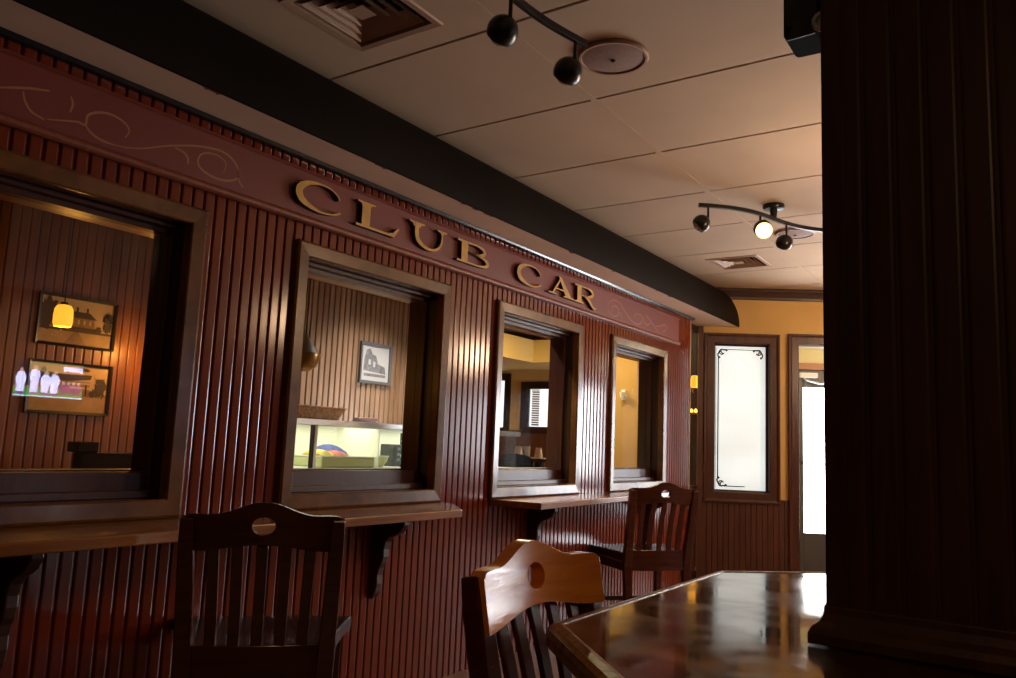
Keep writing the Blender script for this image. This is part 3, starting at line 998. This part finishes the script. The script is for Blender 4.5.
# ------------------------------------------------------------------ the panelled pillar
t = thing('pillar', (.28, 1.575, TZ), 'very dark panelled wooden pillar standing through the table', 'pillar', kind=ST)
px0, px1, py0, py1 = -.2935, .86, 1.36, 1.79
FP = Fr((0, py0, 0), (1, 0, 0), (0, 0, 1), (0, -1, 0))
m = MB(FP)
m.beads(px0 + .030, px1 - .03, TZ + .001, CZ - .001, .0465, .004)
m.box(px0, px0 + .030, TZ + .001, CZ - .001, -.03, .004); m.box(px1 - .030, px1, TZ + .001, CZ - .001, -.03, .004)
LP = Fr((px0, 0, 0), (0, -1, 0), (0, 0, 1), (-1, 0, 0))
m.fr = LP
m.beads(-py1, -py0 - .03, TZ + .001, CZ - .001, .0465, .004); m.box(-py0 - .03, -py0, TZ + .001, CZ - .001, -.03, .004)
m.fr = ID
TZ0 = TZ
m.quad((px1, py0, TZ + .001), (px1, py1, TZ + .001), (px1, py1, CZ - .001), (px1, py0, CZ - .001)); m.quad((px0, py1, TZ + .001), (px1, py1, TZ + .001), (px1, py1, CZ - .001), (px0, py1, CZ - .001))
m.build('shaft', M['pier'], t, recalc=False)
m = MB()
def rect(o_, z):
    return [(px0 - o_, py0 - o_, z), (px1 + o_, py0 - o_, z), (px1 + o_, py1 + o_, z), (px0 - o_, py1 + o_, z)]
m.rings([rect(o_, TZ + h_) for o_, h_ in ((-.002, .062), (.006, .060), (.007, .048), (.012, .036), (.022, .028), (.027, .018), (.027, .002))])
m.build('base_moulding', M['pier'], t, bevel=.003)

# box speaker hung on the pillar's side
t = thing('box_speaker', (-.35, 1.48, .745), 'black box speaker with steel pivot hung high on the pillar', 'speaker')
m = MB(); m.prism([(-.385, .785), (-.385, 1.16), (-.318, 1.16), (-.318, .785), (-.325, .779), (-.378, .779)], 1.452, 1.54, (0, 2, 1)); m.build('cabinet', M['matte'], t, bevel=.004)
m = MB(); m.box(-.380, -.323, 1.4485, 1.4515, .80, 1.15); m.build('grille', M['blackstrip'], t)
m = MB(); m.prism([(-.376, .772), (-.326, .774), (-.334, .812), (-.362, .808)], 1.4445, 1.4482, (0, 2, 1)); m.build('badge_plate', plain('dark_plastic', (.03, .024, .03), .4), t)
m = MB(); m.box(-.3175, px0 - .002, 1.47, 1.53, .85, .93); m.build('wall_mount', M['metal'], t)
m = MB(); m.lathe([(.006, 0), (.018, 0), (.020, .006), (.016, .014), (.010, .014), (.008, .008), (.0, .008)], (-.312, 1.447, .792), 18, (0, -1, 0)); m.build('pivot', M['steel'], t, smooth=True)

# ------------------------------------------------------------------ ceiling fittings
def vent(h, label):
    x0, x1, y0, y1 = h
    t = thing('ceiling_vent', ((x0 + x1) / 2, (y0 + y1) / 2, CZ), label, 'vent', 'square ceiling vents')
    F = Fr((0, 0, CZ), (1, 0, 0), (0, 1, 0), (0, 0, 1))
    m = MB(F)
    m.frame(x0 + .004, x1 - .004, y0 + .004, y1 - .004, [(0, .045), (0, -.004), (.022, -.006), (.026, 0), (.01, .0), (.01, .045)])
    m.build('frame', M['ventm'], t)
    cx, cy, hw = (x0 + x1) / 2, (y0 + y1) / 2, (x1 - x0) / 2
    for k, (ro, ri) in enumerate(((.86, .64), (.62, .42), (.40, .22))):
        m = MB(F)
        ring = lambda r, z: [(cx - r, cy - r, z), (cx + r, cy - r, z), (cx + r, cy + r, z), (cx - r, cy + r, z)]
        m.rings([ring(hw * ro, -.002), ring(hw * ri, .034), ring(hw * ri - .004, .034), ring(hw * ro - .006, -.003)], caps=False)
        m.build('louvre', M['ventm'], t)
    m = MB(F); m.rings([ring(hw * .20, -.002), ring(hw * .06, .02)]); m.build('centre_plate', M['ventm'], t)
vent(VENTS[0], 'square louvred ceiling vent nearest the viewer, beside the soffit')
vent(VENTS[1], 'square louvred ceiling vent near the entry wall')

def speaker(x, y, r, label):
    t = thing('ceiling_speaker', (x, y, CZ), label, 'speaker', 'round ceiling speakers')
    m = MB(); m.lathe([(r, 0), (r, -.006), (r * .97, -.011), (r * .90, -.011), (r * .885, -.005)], (x, y, CZ - .0025), 40); m.build('rim', M['ventm'], t, smooth=True)
    m = MB(); m.lathe([(r * .884, -.005), (r * .8, -.008), (r * .4, -.012), (.001, -.013)], (x, y, CZ - .0025), 40, caps=False); m.build('grille', M['spk'], t, smooth=True)
    m = MB(); m.lathe([(.008, -.013), (.008, -.017), (.003, -.019)], (x, y, CZ - .0025), 12); m.build('badge', M['metal'], t)
speaker(-1.155, 2.258, .118, 'round flush ceiling speaker beside the nearer spotlight rail')
speaker(-1.182, 4.70, .112, 'round flush ceiling speaker behind the farther spotlight rail')

RZ = 1.225
def spot_rail(c, deg, L, amp, lit, label, aims, qs=(-.90, -.24, .24, .90)):
    t = thing('spotlight_rail', (c[0], c[1], CZ), label, 'ceiling light', 'wavy black spotlight rails')
    ax = Vector((math.cos(math.radians(deg)), math.sin(math.radians(deg)), 0)); nx = Vector((-ax.y, ax.x, 0))
    pos = lambda q: Vector((c[0], c[1], RZ)) + ax * (q * L / 2) + nx * (amp * math.sin(PI * q))
    m = MB(); m.bar([pos(-1 + k / 14) for k in range(29)], .0105, .0085, (0, 0, 1)); m.build('rail', M['metal'], t, bevel=.002)
    m = MB(); m.lathe([(.056, 0), (.056, -.014), (.048, -.024), (.02, -.028), (.016, -.07)], (c[0], c[1], CZ - .001), 24); m.build('canopy', M['metal'], t, smooth=True)
    for k, (q, aim) in enumerate(zip(qs, aims)):
        p = pos(q)
        hd = p + Vector((0, 0, -.062)) + Vector(aim).normalized() * .045
        m = MB(); m.tube([p, p + Vector((0, 0, -.064))], .006); s_ = m.build('stem', M['metal'], t)
        R_ = .045
        aim = Vector(aim).normalized()
        prof = [(R_ * math.sin(a_), -R_ * math.cos(a_)) for a_ in [PI * i / 20 for i in range(0, 15)]]
        rim = prof[-1]
        inner = [(rim[0] - .004, rim[1] - .001), (rim[0] - .006, rim[1] - .012), (.012, rim[1] - .03)]
        m = MB(); m.lathe(prof + inner, hd, 24, aim); g = m.build('lamp_shade', M['metal'], t, smooth=True)
        m = MB(); m.lathe([(.004, rim[1] - .030), (.022, rim[1] - .026), (.031, rim[1] - .012), (.026, rim[1] + .004), (.014, rim[1] + .011), (.0, rim[1] + .013)], hd, 16, aim)
        if k == lit:
            m = MB(); m.lathe([(.041 * math.sin(PI * i / 14), rim[1] + .004 - .036 * math.cos(PI * i / 14)) for i in range(15)], hd, 20, aim, caps=False)
        m.build('bulb', M['bulb'] if k == lit else M['bulboff'], g, smooth=True)
        if k == lit:
            l = bpy.data.lights.new('spot_bulb', 'SPOT'); l.energy = 10; l.color = (1, .72, .40); l.spot_size = 2.2; l.spot_blend = .6; l.shadow_soft_size = .02
            lo = bpy.data.objects.new('spot_bulb', l); C.objects.link(lo); lo.location = W(hd + aim * (R_ * 2.2))
            lo.rotation_euler = aim.to_track_quat('-Z', 'Y').to_euler()
    return t
spot_rail((-1.143, 4.115), 57, .95, .045, 1, 'wavy black spotlight rail with one lit bulb, farther one',
          [(-.62, -.30, -.62), (.45, -.70, -.55), (-.35, .42, -.72), (.6, -.3, -.7)])
spot_rail((-1.176, 1.572), 84, .90, .02, -1, 'wavy black spotlight rail with unlit globes nearest the viewer',
          [(-.73, .24, -.6), (-.73, .24, -.6), (-.70, .24, -.65), (-.66, .28, -.65)], (-.95, -.45, .24, .90))

# ------------------------------------------------------------------ things behind the windows
FB = Fr((-3.5, 0, 0), (0, 1, 0), (0, 0, 1), (1, 0, 0))
def picture(u0, u1, v0, v1, label, fm, fill, fw_=.012):
    t = thing('picture_frame', tuple(FB(((u0 + u1) / 2, v0, .01))), label, 'picture')
    m = MB(FB); m.frame(u0 + fw_, u1 - fw_, v0 + fw_, v1 - fw_, [(0, .003), (0, .014), (fw_, .018), (fw_, .003)]); m.build('frame', fm, t)
    U = lambda a: u0 + fw_ + (u1 - u0 - 2 * fw_) * a
    V = lambda a: v0 + fw_ + (v1 - v0 - 2 * fw_) * a
    m = MB(FB)
    mats = []
    for k, (mat, poly) in enumerate(fill):
        if mat not in mats: mats.append(mat)
        m.cur = mats.index(mat)
        m.add([(U(a), V(b), .006 + .0003 * k) for a, b in poly], [tuple(range(len(poly)))])
    m.build('print', mats, t, recalc=False)
    m = MB(FB); m.box(u0 + fw_ * .5, u1 - fw_ * .5, v0 + fw_ * .5, v1 - fw_ * .5, .0035, .005); m.build('backing', fm, t)
R4 = lambda a, b, c, d: [(a, c), (b, c), (b, d), (a, d)]
def blob(cx, cy, rx, ry, n=34, seed=1):
    rn = random.Random(seed)
    return [(min(1, max(0, cx + rx * math.cos(2 * PI * i / n) * rn.uniform(.55, 1.2))), min(1, max(0, cy + ry * math.sin(2 * PI * i / n) * rn.uniform(.55, 1.2)))) for i in range(n)]
sp, sm_, sd, sr = M['sepia'], M['sepiam'], M['sepiad'], M['sepiar']
house = [(sp, R4(0, 1, 0, 1)), (sr, R4(0, 1, 0, .30)), (sm_, [(.34, 0), (.66, 0), (.52, .30), (.48, .30)]), (sd, R4(.0, 1, .28, .33)),
         (sm_, R4(.36, .74, .32, .62)), (sd, [(.33, .60), (.77, .60), (.66, .74), (.44, .74)]), (sd, R4(.47, .50, .72, .84)), (sd, R4(.61, .64, .72, .84)),
         (sd, R4(.30, .80, .32, .40)), (sp, R4(.42, .45, .46, .56)), (sp, R4(.50, .53, .46, .56)), (sp, R4(.58, .61, .46, .56)), (sp, R4(.66, .69, .46, .56)),
         (sd, blob(.10, .66, .16, .34, seed=3)), (sd, blob(.05, .44, .10, .16, seed=4)), (sd, blob(.93, .66, .09, .16, seed=5)), (sd, blob(.80, .38, .05, .09, seed=6)), (sd, blob(.93, .46, .07, .13, seed=8))]
street = [(sp, R4(0, 1, 0, 1)), (sr, R4(0, 1, 0, .36)), (sm_, R4(.0, 1, .34, .40)), (sd, [(.28, .62), (.76, .72), (.78, .82), (.30, .80)]), (sm_, R4(.30, .76, .40, .66)), (sp, R4(.5, .76, .50, .55)), (sp, R4(.5, .76, .60, .64)),
          (sd, blob(.18, .7, .16, .2, seed=9)), (sd, blob(.90, .55, .09, .26, seed=10)), (sd, blob(.80, .42, .05, .10, seed=11)), (sd, R4(.70, .72, .36, .6)), (sd, R4(.84, .86, .36, .6)), (sm_, R4(0, .25, .38, .62)), (sp, blob(.88, .80, .10, .06, seed=12)), (sd, blob(.66, .92, .10, .05, seed=13))]
picture(1.625, 1.965, .335, .555, 'sepia photograph of a house with chimneys, upper one on the paneling', M['framem'], house)
picture(1.615, 1.972, .045, .268, 'sepia street photograph hung directly below the house picture', M['framem'], street)
draw = [(M['pale'], R4(0, 1, 0, 1)), (M['greyp'], [(.08, .28), (.9, .22), (.86, .42), (.6, .5), (.52, .72), (.38, .76), (.3, .92), (.16, .86), (.10, .6)]), (M['pale'], R4(.25, .33, .45, .6)), (M['pale'], R4(.42, .50, .4, .55)), (M['greyp'], R4(.1, .9, .12, .2))]
picture(3.53, 3.812, .335, .592, 'small grey framed drawing of a building above the display case', M['frameg'], draw, .018)

def pendant(name, c, r, hgt, label, mat, top=CZ, glow=None, energy=0, col=(1, .43, .085)):
    t = thing(name, (c[0], c[1], top), label, 'pendant lamp')
    prof = [(r * .35, hgt * .5), (r * .7, hgt * .46), (r * .93, hgt * .30), (r, 0), (r * .98, -hgt * .35), (r * .86, -hgt * .5)]
    m = MB(); m.lathe(prof, c, 20, caps=False); m.build('lamp_shade', mat, t, smooth=True)
    m = MB(); m.tube([(c[0], c[1], c[2] + hgt * .5), (c[0], c[1], top)], .0022); m.lathe([(.012, hgt * .5), (.012, hgt * .62)], c, 10); m.build('cord', M['cord'], t)
    if glow:
        m = MB(); m.lathe([(.002, -hgt * .2), (r * .5, -hgt * .1), (r * .55, hgt * .1), (.002, hgt * .3)], c, 14); m.build('bulb', glow, t, smooth=True)
    if energy:
        l = bpy.data.lights.new(name, 'POINT'); l.energy = energy; l.color = col; l.shadow_soft_size = .04
        lo = bpy.data.objects.new(name + '_light', l); C.objects.link(lo); lo.location = W((c[0], c[1], c[2] - hgt * .62))
    return t
pendant('pendant_lamp', (-2.95, 1.463, .393), .033, .080, 'glowing amber glass pendant hanging in front of the house picture', M['amber'], glow=M['amberhot'], energy=3.2)
pendant('pendant_lamp', (-3.30, 2.07, .42), .045, .10, 'amber glass pendant hidden between the two nearer windows', M['amber'], glow=M['amberhot'], energy=6.5)
pendant('pendant_lamp', (-2.508, 6.6, .600), .036, .105, 'small yellow pendant glowing behind the narrow side panel', M['amber'], glow=M['amberhot'], energy=.6)
t = thing('wall_sconce', (-2.5, 6.898, .345), 'two tiny lit bulbs on a sconce behind the narrow side panel', 'wall lamp')
m = MB(); m.box(-2.645, -2.575, 6.872, 6.899, .33, .36); m.build('back_plate', M['brass'], t)
for x in (-2.632, -2.594):
    m = MB(); m.lathe([(.001, -.018), (.014, -.012), (.016, .004), (.001, .02)], (x, 6.855, .362), 12); m.build('bulb', M['amberhot'], t, smooth=True)

# brass bowl pendant in the second window
t = thing('bowl_pendant', (-3.0, 2.655, CZ), 'brass bowl pendant with grey cone top hanging over the display case', 'pendant lamp')
c = (-3.0, 2.655, .385)
m = MB(); m.lathe([(.004, -.078), (.03, -.074), (.056, -.055), (.070, -.025), (.074, .004), (.074, .010)], c, 28, caps=False); m.build('bowl', M['brass'], t, smooth=True)
m = MB(); m.lathe([(.068, .012), (.04, .055), (.012, .10), (.006, .105)], c, 28, caps=False); m.build('cone', M['grey'], t, smooth=True)
m = MB(); m.tube([(c[0], c[1], .49), (c[0], c[1], CZ)], .004); m.build('cord', M['cord'], t)

# display case
cy0, cy1, cx0, cx1 = 2.55, 4.70, -3.46, -3.06
t = thing('display_case', (-3.26, 3.4, -1), 'white lit glass-fronted display case behind the second window', 'display case')
m = MB(); m.box(cx0, cx1, cy0, cy1, -1, -.20); m.build('cabinet', M['white'], t, bevel=.004)
m = MB(); m.box(cx0, cx1, cy0, cy1, -.199, -.165); m.build('deck', M['white'], t)
m = MB(); m.box(cx0, cx0 + .02, cy0, cy1, -.164, .05); m.build('back_panel', M['whitec'], t)
m = MB(); m.box(cx0, cx1 + .012, cy0, cy1, .05, .082); m.build('top_rail', M['steel'], t, bevel=.004)
for y in (2.822, 3.56, 4.2):
    m = MB(); m.box(cx1 - .014, cx1, y - .009, y + .009, -.164, .05); m.build('post', M['white'], t)
m = MB(); m.box(cx1 - .016, cx1 - .002, 2.796, 2.8125, -.164, .05); m.build('gasket', M['blackline'], t)
m = MB(); m.box(cx0 + .02, cx1 - .05, 3.335, 3.341, -.164, .049); m.build('divider', M['whitec'], t)
m = MB(); m.box(cx1 - .009, cx1 - .005, cy0, cy1, -.164, .049); m.build('glass', M['caseglass'], t)
l = bpy.data.lights.new('case_lamp', 'AREA'); l.shape = 'RECTANGLE'; l.size = .25 * S; l.size_y = 1.9 * S; l.energy = 6; l.color = (1, .97, .78)
lo = bpy.data.objects.new('case_lamp', l); C.objects.link(lo); lo.location = W((-3.26, 3.62, .047))
SZ = -.164
m = MB()
tag_ = lambda o, lab, cat: tag(o, lab, cat)
def packet(name, y0, y1, x0, x1, z, hgt, mat, lab, tilt=0):
    m = MB()
    N = 8
    rows = []
    for k in range(N + 1):
        q = k / N
        y = y0 + (y1 - y0) * q
        hh = hgt * (math.sin(PI * (.08 + .84 * q)) ** .6)
        zz = z + tilt * q
        rows.append([(x0, y, zz + .002), (x0 + .02, y, zz + hh * .8), ((x0 + x1) / 2, y, zz + hh), (x1 - .02, y, zz + hh * .8), (x1, y, zz + .002), ((x0 + x1) / 2, y, zz)])
    m.rings(rows)
    return tag(m.build(name, mat, smooth=True), lab, 'food packet')
t2 = thing('food_tray', (-3.25, 3.0, SZ), 'pale green tray holding packets in the display case', 'tray')
m = MB(); m.box(-3.40, -3.12, 2.93, 3.325, SZ, SZ + .052); m.build('tray_body', M['green'], t2, bevel=.008)
m = MB(); m.frame(-3.39, -3.13, 2.94, 3.315, [(0, SZ + .052), (0, SZ + .058), (.012, SZ + .058), (.012, SZ + .052)]); m.build('tray_rim', M['card'], t2)
TT = SZ + .0585
packet('food_packet', 2.62, 2.780, -3.34, -3.16, SZ + .001, .042, M['ypack'], 'yellow packet at left behind the black upright of the case')
packet('food_packet', 2.95, 3.05, -3.30, -3.15, TT, .034, M['ypack'], 'yellow packet lying beside the red one in the case')
packet('food_packet', 3.06, 3.15, -3.29, -3.15, TT, .030, M['rpack'], 'red packet in front of the blue bag in the case')
packet('food_packet', 3.06, 3.305, -3.385, -3.31, TT, .060, M['bpack'], 'blue patterned bag lying in the lit display case')
t2 = thing('glass_bowl', (-3.2, 3.43, SZ), 'pale green bowl on the deck of the display case', 'bowl')
m = MB(); m.lathe([(.03, 0), (.035, .006), (.055, .03), (.062, .058), (.058, .058), (.050, .03), (.03, .012), (.001, .010)], (-3.2, 3.43, SZ), 24); m.build('bowl_body', M['green'], t2, smooth=True)
m = MB(); m.lathe([(.056, .058), (.066, .060), (.066, .064), (.056, .064)], (-3.2, 3.43, SZ), 24, caps=False); m.build('rim', M['card'], t2)
t2 = thing('card_stand', (-3.17, 3.65, SZ), 'small white card standing in front of the dark device', 'card')
m = MB(); m.add([(-3.15, 3.605, SZ), (-3.15, 3.705, SZ), (-3.18, 3.705, SZ + .072), (-3.18, 3.605, SZ + .072), (-3.154, 3.605, SZ), (-3.154, 3.705, SZ), (-3.184, 3.705, SZ + .072), (-3.184, 3.605, SZ + .072)],
              [(0, 1, 2, 3), (7, 6, 5, 4), (0, 3, 7, 4), (1, 5, 6, 2), (0, 4, 5, 1), (3, 2, 6, 7)]); m.build('card_sheet', M['card'], t2)
m = MB(); m.prism([(-3.184, SZ), (-3.23, SZ), (-3.184, SZ + .05)], 3.65, 3.66, (0, 2, 1)); m.build('easel', M['blackline'], t2)
t2 = thing('card_terminal', (-3.3, 3.9, SZ), 'dark boxy device with buttons at right inside the display case', 'device')
m = MB(); m.box(-3.36, -3.25, 3.62, 3.90, SZ, SZ + .13); m.build('housing', M['device'], t2, bevel=.006)
m = MB(); m.box(-3.31, -3.30, 3.74, 3.755, SZ + .13, SZ + .20); m.build('antenna', M['metal'], t2)
m = MB()
for i in range(5):
    for j in range(3): m.box(-3.2495, -3.245, 3.65 + i * .042, 3.675 + i * .042, SZ + .03 + j * .032, SZ + .048 + j * .032)
m.build('button', M['greyp'], t2)
# on top of the case
t2 = thing('wicker_basket', (-3.2, 2.93, .082), 'shallow wicker basket on top of the display case', 'basket')
m = MB()
def rr(x0, x1, y0, y1, z): return [(x0, y0, z), (x1, y0, z), (x1, y1, z), (x0, y1, z)]
m.rings([rr(-3.32, -3.12, 2.72, 3.02, .0825), rr(-3.345, -3.095, 2.70, 3.055, .145), rr(-3.335, -3.105, 2.71, 3.045, .145), rr(-3.31, -3.13, 2.73, 3.01, .09)]); m.build('basket_body', M['wicker'], t2, bevel=.006)
m = MB(); m.frame(-3.335, -3.105, 2.71, 3.045, [(0, .140), (0, .152), (.013, .152), (.013, .140)]); m.build('rim', M['wicker'], t2, bevel=.003)
for k in range(3):
    m = MB(); m.lathe([(.001, 0), (.062, 0), (.072, .007), (.066, .008), (.04, .003), (.001, .003)], (-3.15, 3.262, .0825 + k * .0085), 24)
    tag(m.build('saucer', M['pinkc'], smooth=True), ('bottom', 'middle', 'topmost')[k] + ' saucer of the small stack on the display case', 'saucer', 'saucers on the display case')

# booth seat seen in the first window
t2 = thing('booth_seat', (-3.1, 1.72, -1), 'dark wooden booth back low in the nearest window', 'booth')
m = MB(); m.box(-3.04, -2.98, 1.60, 2.25, -1, -.10); m.build('back_panel', M['boothw'], t2, bevel=.006)
m = MB(); m.box(-3.05, -2.97, 1.58, 1.66, -.099, -.06); m.build('post_cap', M['boothw'], t2, bevel=.006)
m = MB(); m.box(-3.43, -3.041, 1.62, 2.25, -.60, -.52); m.build('bench_seat', M['boothw'], t2, bevel=.01)
m = MB(); m.box(-3.40, -3.041, 1.65, 2.22, -1, -.601); m.build('bench_box', M['boothw'], t2)

# high table in the third window
t2 = thing('high_table', (-3.78, 6.0, -1), 'small dark high table with cards seen through the third window', 'table')
HZ = -.115
m = MB(); m.box(-3.99, -3.42, 5.82, 6.22, HZ - .03, HZ); m.build('table_top', M['casing'], t2, bevel=.006)
m = MB(); m.lathe([(.18, -1), (.18, -.975), (.05, -.95), (.035, -.5), (.05, HZ - .031)], (-3.70, 6.02, 0), 20); m.build('pedestal', M['metal'], t2, smooth=True)
def tcard(x0, x1, h_, mat, lab, y=6.0):
    m = MB(); m.prism([(y - .03, HZ), (y + .03, HZ), (y + .004, HZ + h_), (y - .004, HZ + h_)], x0, x1, (1, 2, 0))
    tag(m.build('table_card', mat), lab, 'card')
tcard(-3.905, -3.845, .095, M['card'], 'white folded card at left on the far high table', 5.95)
tcard(-3.725, -3.67, .090, M['pinkc'], 'pinkish folded card at right on the far high table')
t2 = thing('water_glass', (-3.785, 5.95, HZ), 'clear tumbler between the two cards on the far high table', 'glass')
m = MB(); m.lathe([(.024, 0), (.030, .10), (.027, .10), (.022, .008), (.001, .008)], (-3.785, 5.95, HZ), 16); m.build('tumbler', plain('pale_glass', (.45, .42, .38), .1), t2, smooth=True)
m = MB(); m.lathe([(.018, 0), (.020, .03), (.013, .045), (.013, .065), (.003, .07)], (-3.635, 5.93, HZ), 14); tag(m.build('salt_shaker', M['card'], smooth=True), 'small white shaker at the edge of the far high table', 'shaker')
t2 = thing('bar_stool', (-3.85, 5.45, -1), 'dark stool back in front of the far high table', 'stool')
m = MB()
m.prism([(-3.70, -.26), (-3.40, -.26), (-3.39, -.12), (-3.44, -.09), (-3.56, -.075), (-3.67, -.09), (-3.71, -.12)], 5.40, 5.43, (0, 2, 1)); m.build('backrest', M['matte'], t2, bevel=.006)
m = MB(); m.box(-3.72, -3.38, 5.43, 5.75, -.43, -.39); m.build('seat', M['matte'], t2, bevel=.008)
for x in (-3.70, -3.40):
    for y in (5.415, 5.73):
        m = MB(); m.tube([(x, y, -1), (x, y, -.27 if y < 5.5 else -.43)], .014, 8); m.build('leg', M['matte'], t2)
t2 = thing('wall_sconce', (-3.41, 6.999, .52), 'white wall sconce on the yellow plaster in the last window', 'wall lamp')
m = MB(); m.box(-3.385, -3.345, 6.97, 6.999, .46, .56); m.build('back_plate', M['card'], t2, bevel=.004)
m = MB(); m.lathe([(.018, 0), (.024, .05), (.020, .05), (.014, .006)], (-3.365, 6.945, .485), 16); m.build('lamp_shade', M['card'], t2, smooth=True)

# television on the far wall, seen only as a reflection in the nearest window
TV = Fr((3.699, 0, 0), (0, -1, 0), (0, 0, 1), (-1, 0, 0))
t2 = thing('television', (3.69, 3.9, .2), 'switched-on television showing a ball game, mirrored in the nearest window', 'television')
ty0, ty1, tz0, tz1 = 3.67, 4.33, .262, .605
m = MB(TV); m.box(-ty1 - .02, -ty0 + .02, tz0 - .02, tz1 + .02, 0, .035); m.build('wall_mount', M['metal'], t2, bevel=.004)  # housing of the set itself, flat on the wall, no bracket built
m = MB(TV)
mats = [M['tvs'], M['tvd'], M['tvg'], M['tvw'], M['tvp'], M['tvc'], M['tvk']]
# picture drawn as seen on the screen: 0..1 from the viewer's left; mirrored by the glass
X_ = lambda a: -ty1 + (ty1 - ty0) * a
Z_ = lambda a: tz0 + (tz1 - tz0) * a
lay = [0]
def shp(mi, poly):
    lay[0] += 1
    m.cur = mi
    m.add([(X_(1 - a), Z_(b), .0353 + .0002 * lay[0]) for a, b in poly], [tuple(range(len(poly)))])
ell = lambda cx, cy, rx, ry: [(cx + rx * math.cos(2 * PI * i / 14), cy + ry * math.sin(2 * PI * i / 14)) for i in range(14)]
shp(0, R4(0, 1, 0, 1)); shp(1, R4(0, 1, .30, .72)); shp(1, R4(0, .2, .6, 1)); shp(2, R4(0, 1, .04, .24)); shp(5, R4(-.0, 1, 0, .035))
for cx, hh in ((.09, .70), (.28, .80), (.44, .66), (.57, .68)):
    shp(4, R4(cx - .05, cx + .06, .06, .35)); shp(3, ell(cx, hh - .22, .075, .22)); shp(3, R4(cx - .055, cx + .055, .12, hh - .2)); shp(6, ell(cx, hh + .03, .03, .06))
for cx in (.70, .78, .86, .93):
    shp(4, ell(cx, .26, .05, .16)); shp(6, ell(cx, .44, .025, .05))
shp(3, R4(.68, .97, .78, .92))
m.build('screen', mats, t2, recalc=False)

# unseen opal globes added behind the pillar to warm the ceiling
for k, (x, y) in enumerate(((-.20, 3.5), (-.20, 5.6))):
    t2 = thing('globe_pendant', (x, y, CZ), 'opal glass globe pendant behind the pillar, %s' % ('nearest the pillar', 'nearest the entry wall')[k], 'pendant lamp', 'opal globe pendants')
    m = MB(); m.lathe([(.11 * math.sin(PI * i / 16), -.11 * math.cos(PI * i / 16)) for i in range(17)], (x, y, .75), 24, caps=False); m.build('globe', M['opal' if k else 'opaldim'], t2, smooth=True)
    m = MB(); m.tube([(x, y, .86), (x, y, CZ)], .006); m.lathe([(.04, .105), (.04, .14), (.01, .15)], (x, y, .75), 16); m.build('cord', M['cord'], t2)

# recessed lamps: dining room, display case, and one fill added unseen behind the viewer
for k, (x, y, e) in enumerate(((-4.2, 6.4, 42), (-3.25, 6.35, 15), (-2.88, 3.55, 26), (.95, -.6, 13))):
    t2 = thing('ceiling_lamp', (x, y, CZ), ('recessed ceiling lamp behind the windows, left of the yellow nook', 'recessed ceiling lamp behind the windows, just above the yellow nook', 'recessed ceiling lamp over the display case', 'recessed ceiling lamp behind the viewer, right of the table')[k], 'ceiling light')
    m = MB(); m.lathe([(.07, 0), (.07, -.012), (.055, -.016), (.05, -.004)], (x, y, CZ - .001), 24); m.build('trim_ring', M['white'], t2, smooth=True)
    m = MB(); m.lathe([(.05, -.004), (.02, -.008), (.001, -.009)], (x, y, CZ - .001), 24, caps=False); m.build('lens', M['amberhot'], t2, smooth=True)
    l = bpy.data.lights.new('ceiling_lamp', 'AREA'); l.shape = 'DISK'; l.size = .12; l.energy = e; l.spread = math.radians(95 if k == 2 else 180); l.color = ((1, .78, .42), (1, .78, .42), (1, .93, .84), (1, .62, .28))[k]
    lo = bpy.data.objects.new('ceiling_lamp_light', l); C.objects.link(lo); lo.location = W((x, y, CZ - .02))

# ------------------------------------------------------------------ world, camera, colour
w = bpy.data.worlds.new('World'); SC.world = w; w.use_nodes = True
w.node_tree.nodes['Background'].inputs[0].default_value = (.9, .93, 1, 1)
w.node_tree.nodes['Background'].inputs[1].default_value = .02
cam = bpy.data.cameras.new('camera')
cam.sensor_fit = 'HORIZONTAL'; cam.sensor_width = 36; cam.lens = 795.656 / 1016 * 36
cam.clip_start = .02
co = bpy.data.objects.new('camera', cam); C.objects.link(co)
r_, u_, f_ = (Vector(q) for q in ([.829794, .556492, .041932], [.0380245, -.131342, .990608], [-.556773, .820406, .130147]))
mt = Matrix((r_, u_, -f_)).transposed().to_4x4()
mt.translation = (0, 0, H0)
co.matrix_world = mt
SC.camera = co
vs = SC.view_settings
vs.view_transform = 'Standard'; vs.look = 'None'; vs.exposure = 0; vs.gamma = 1; vs.use_curve_mapping = False
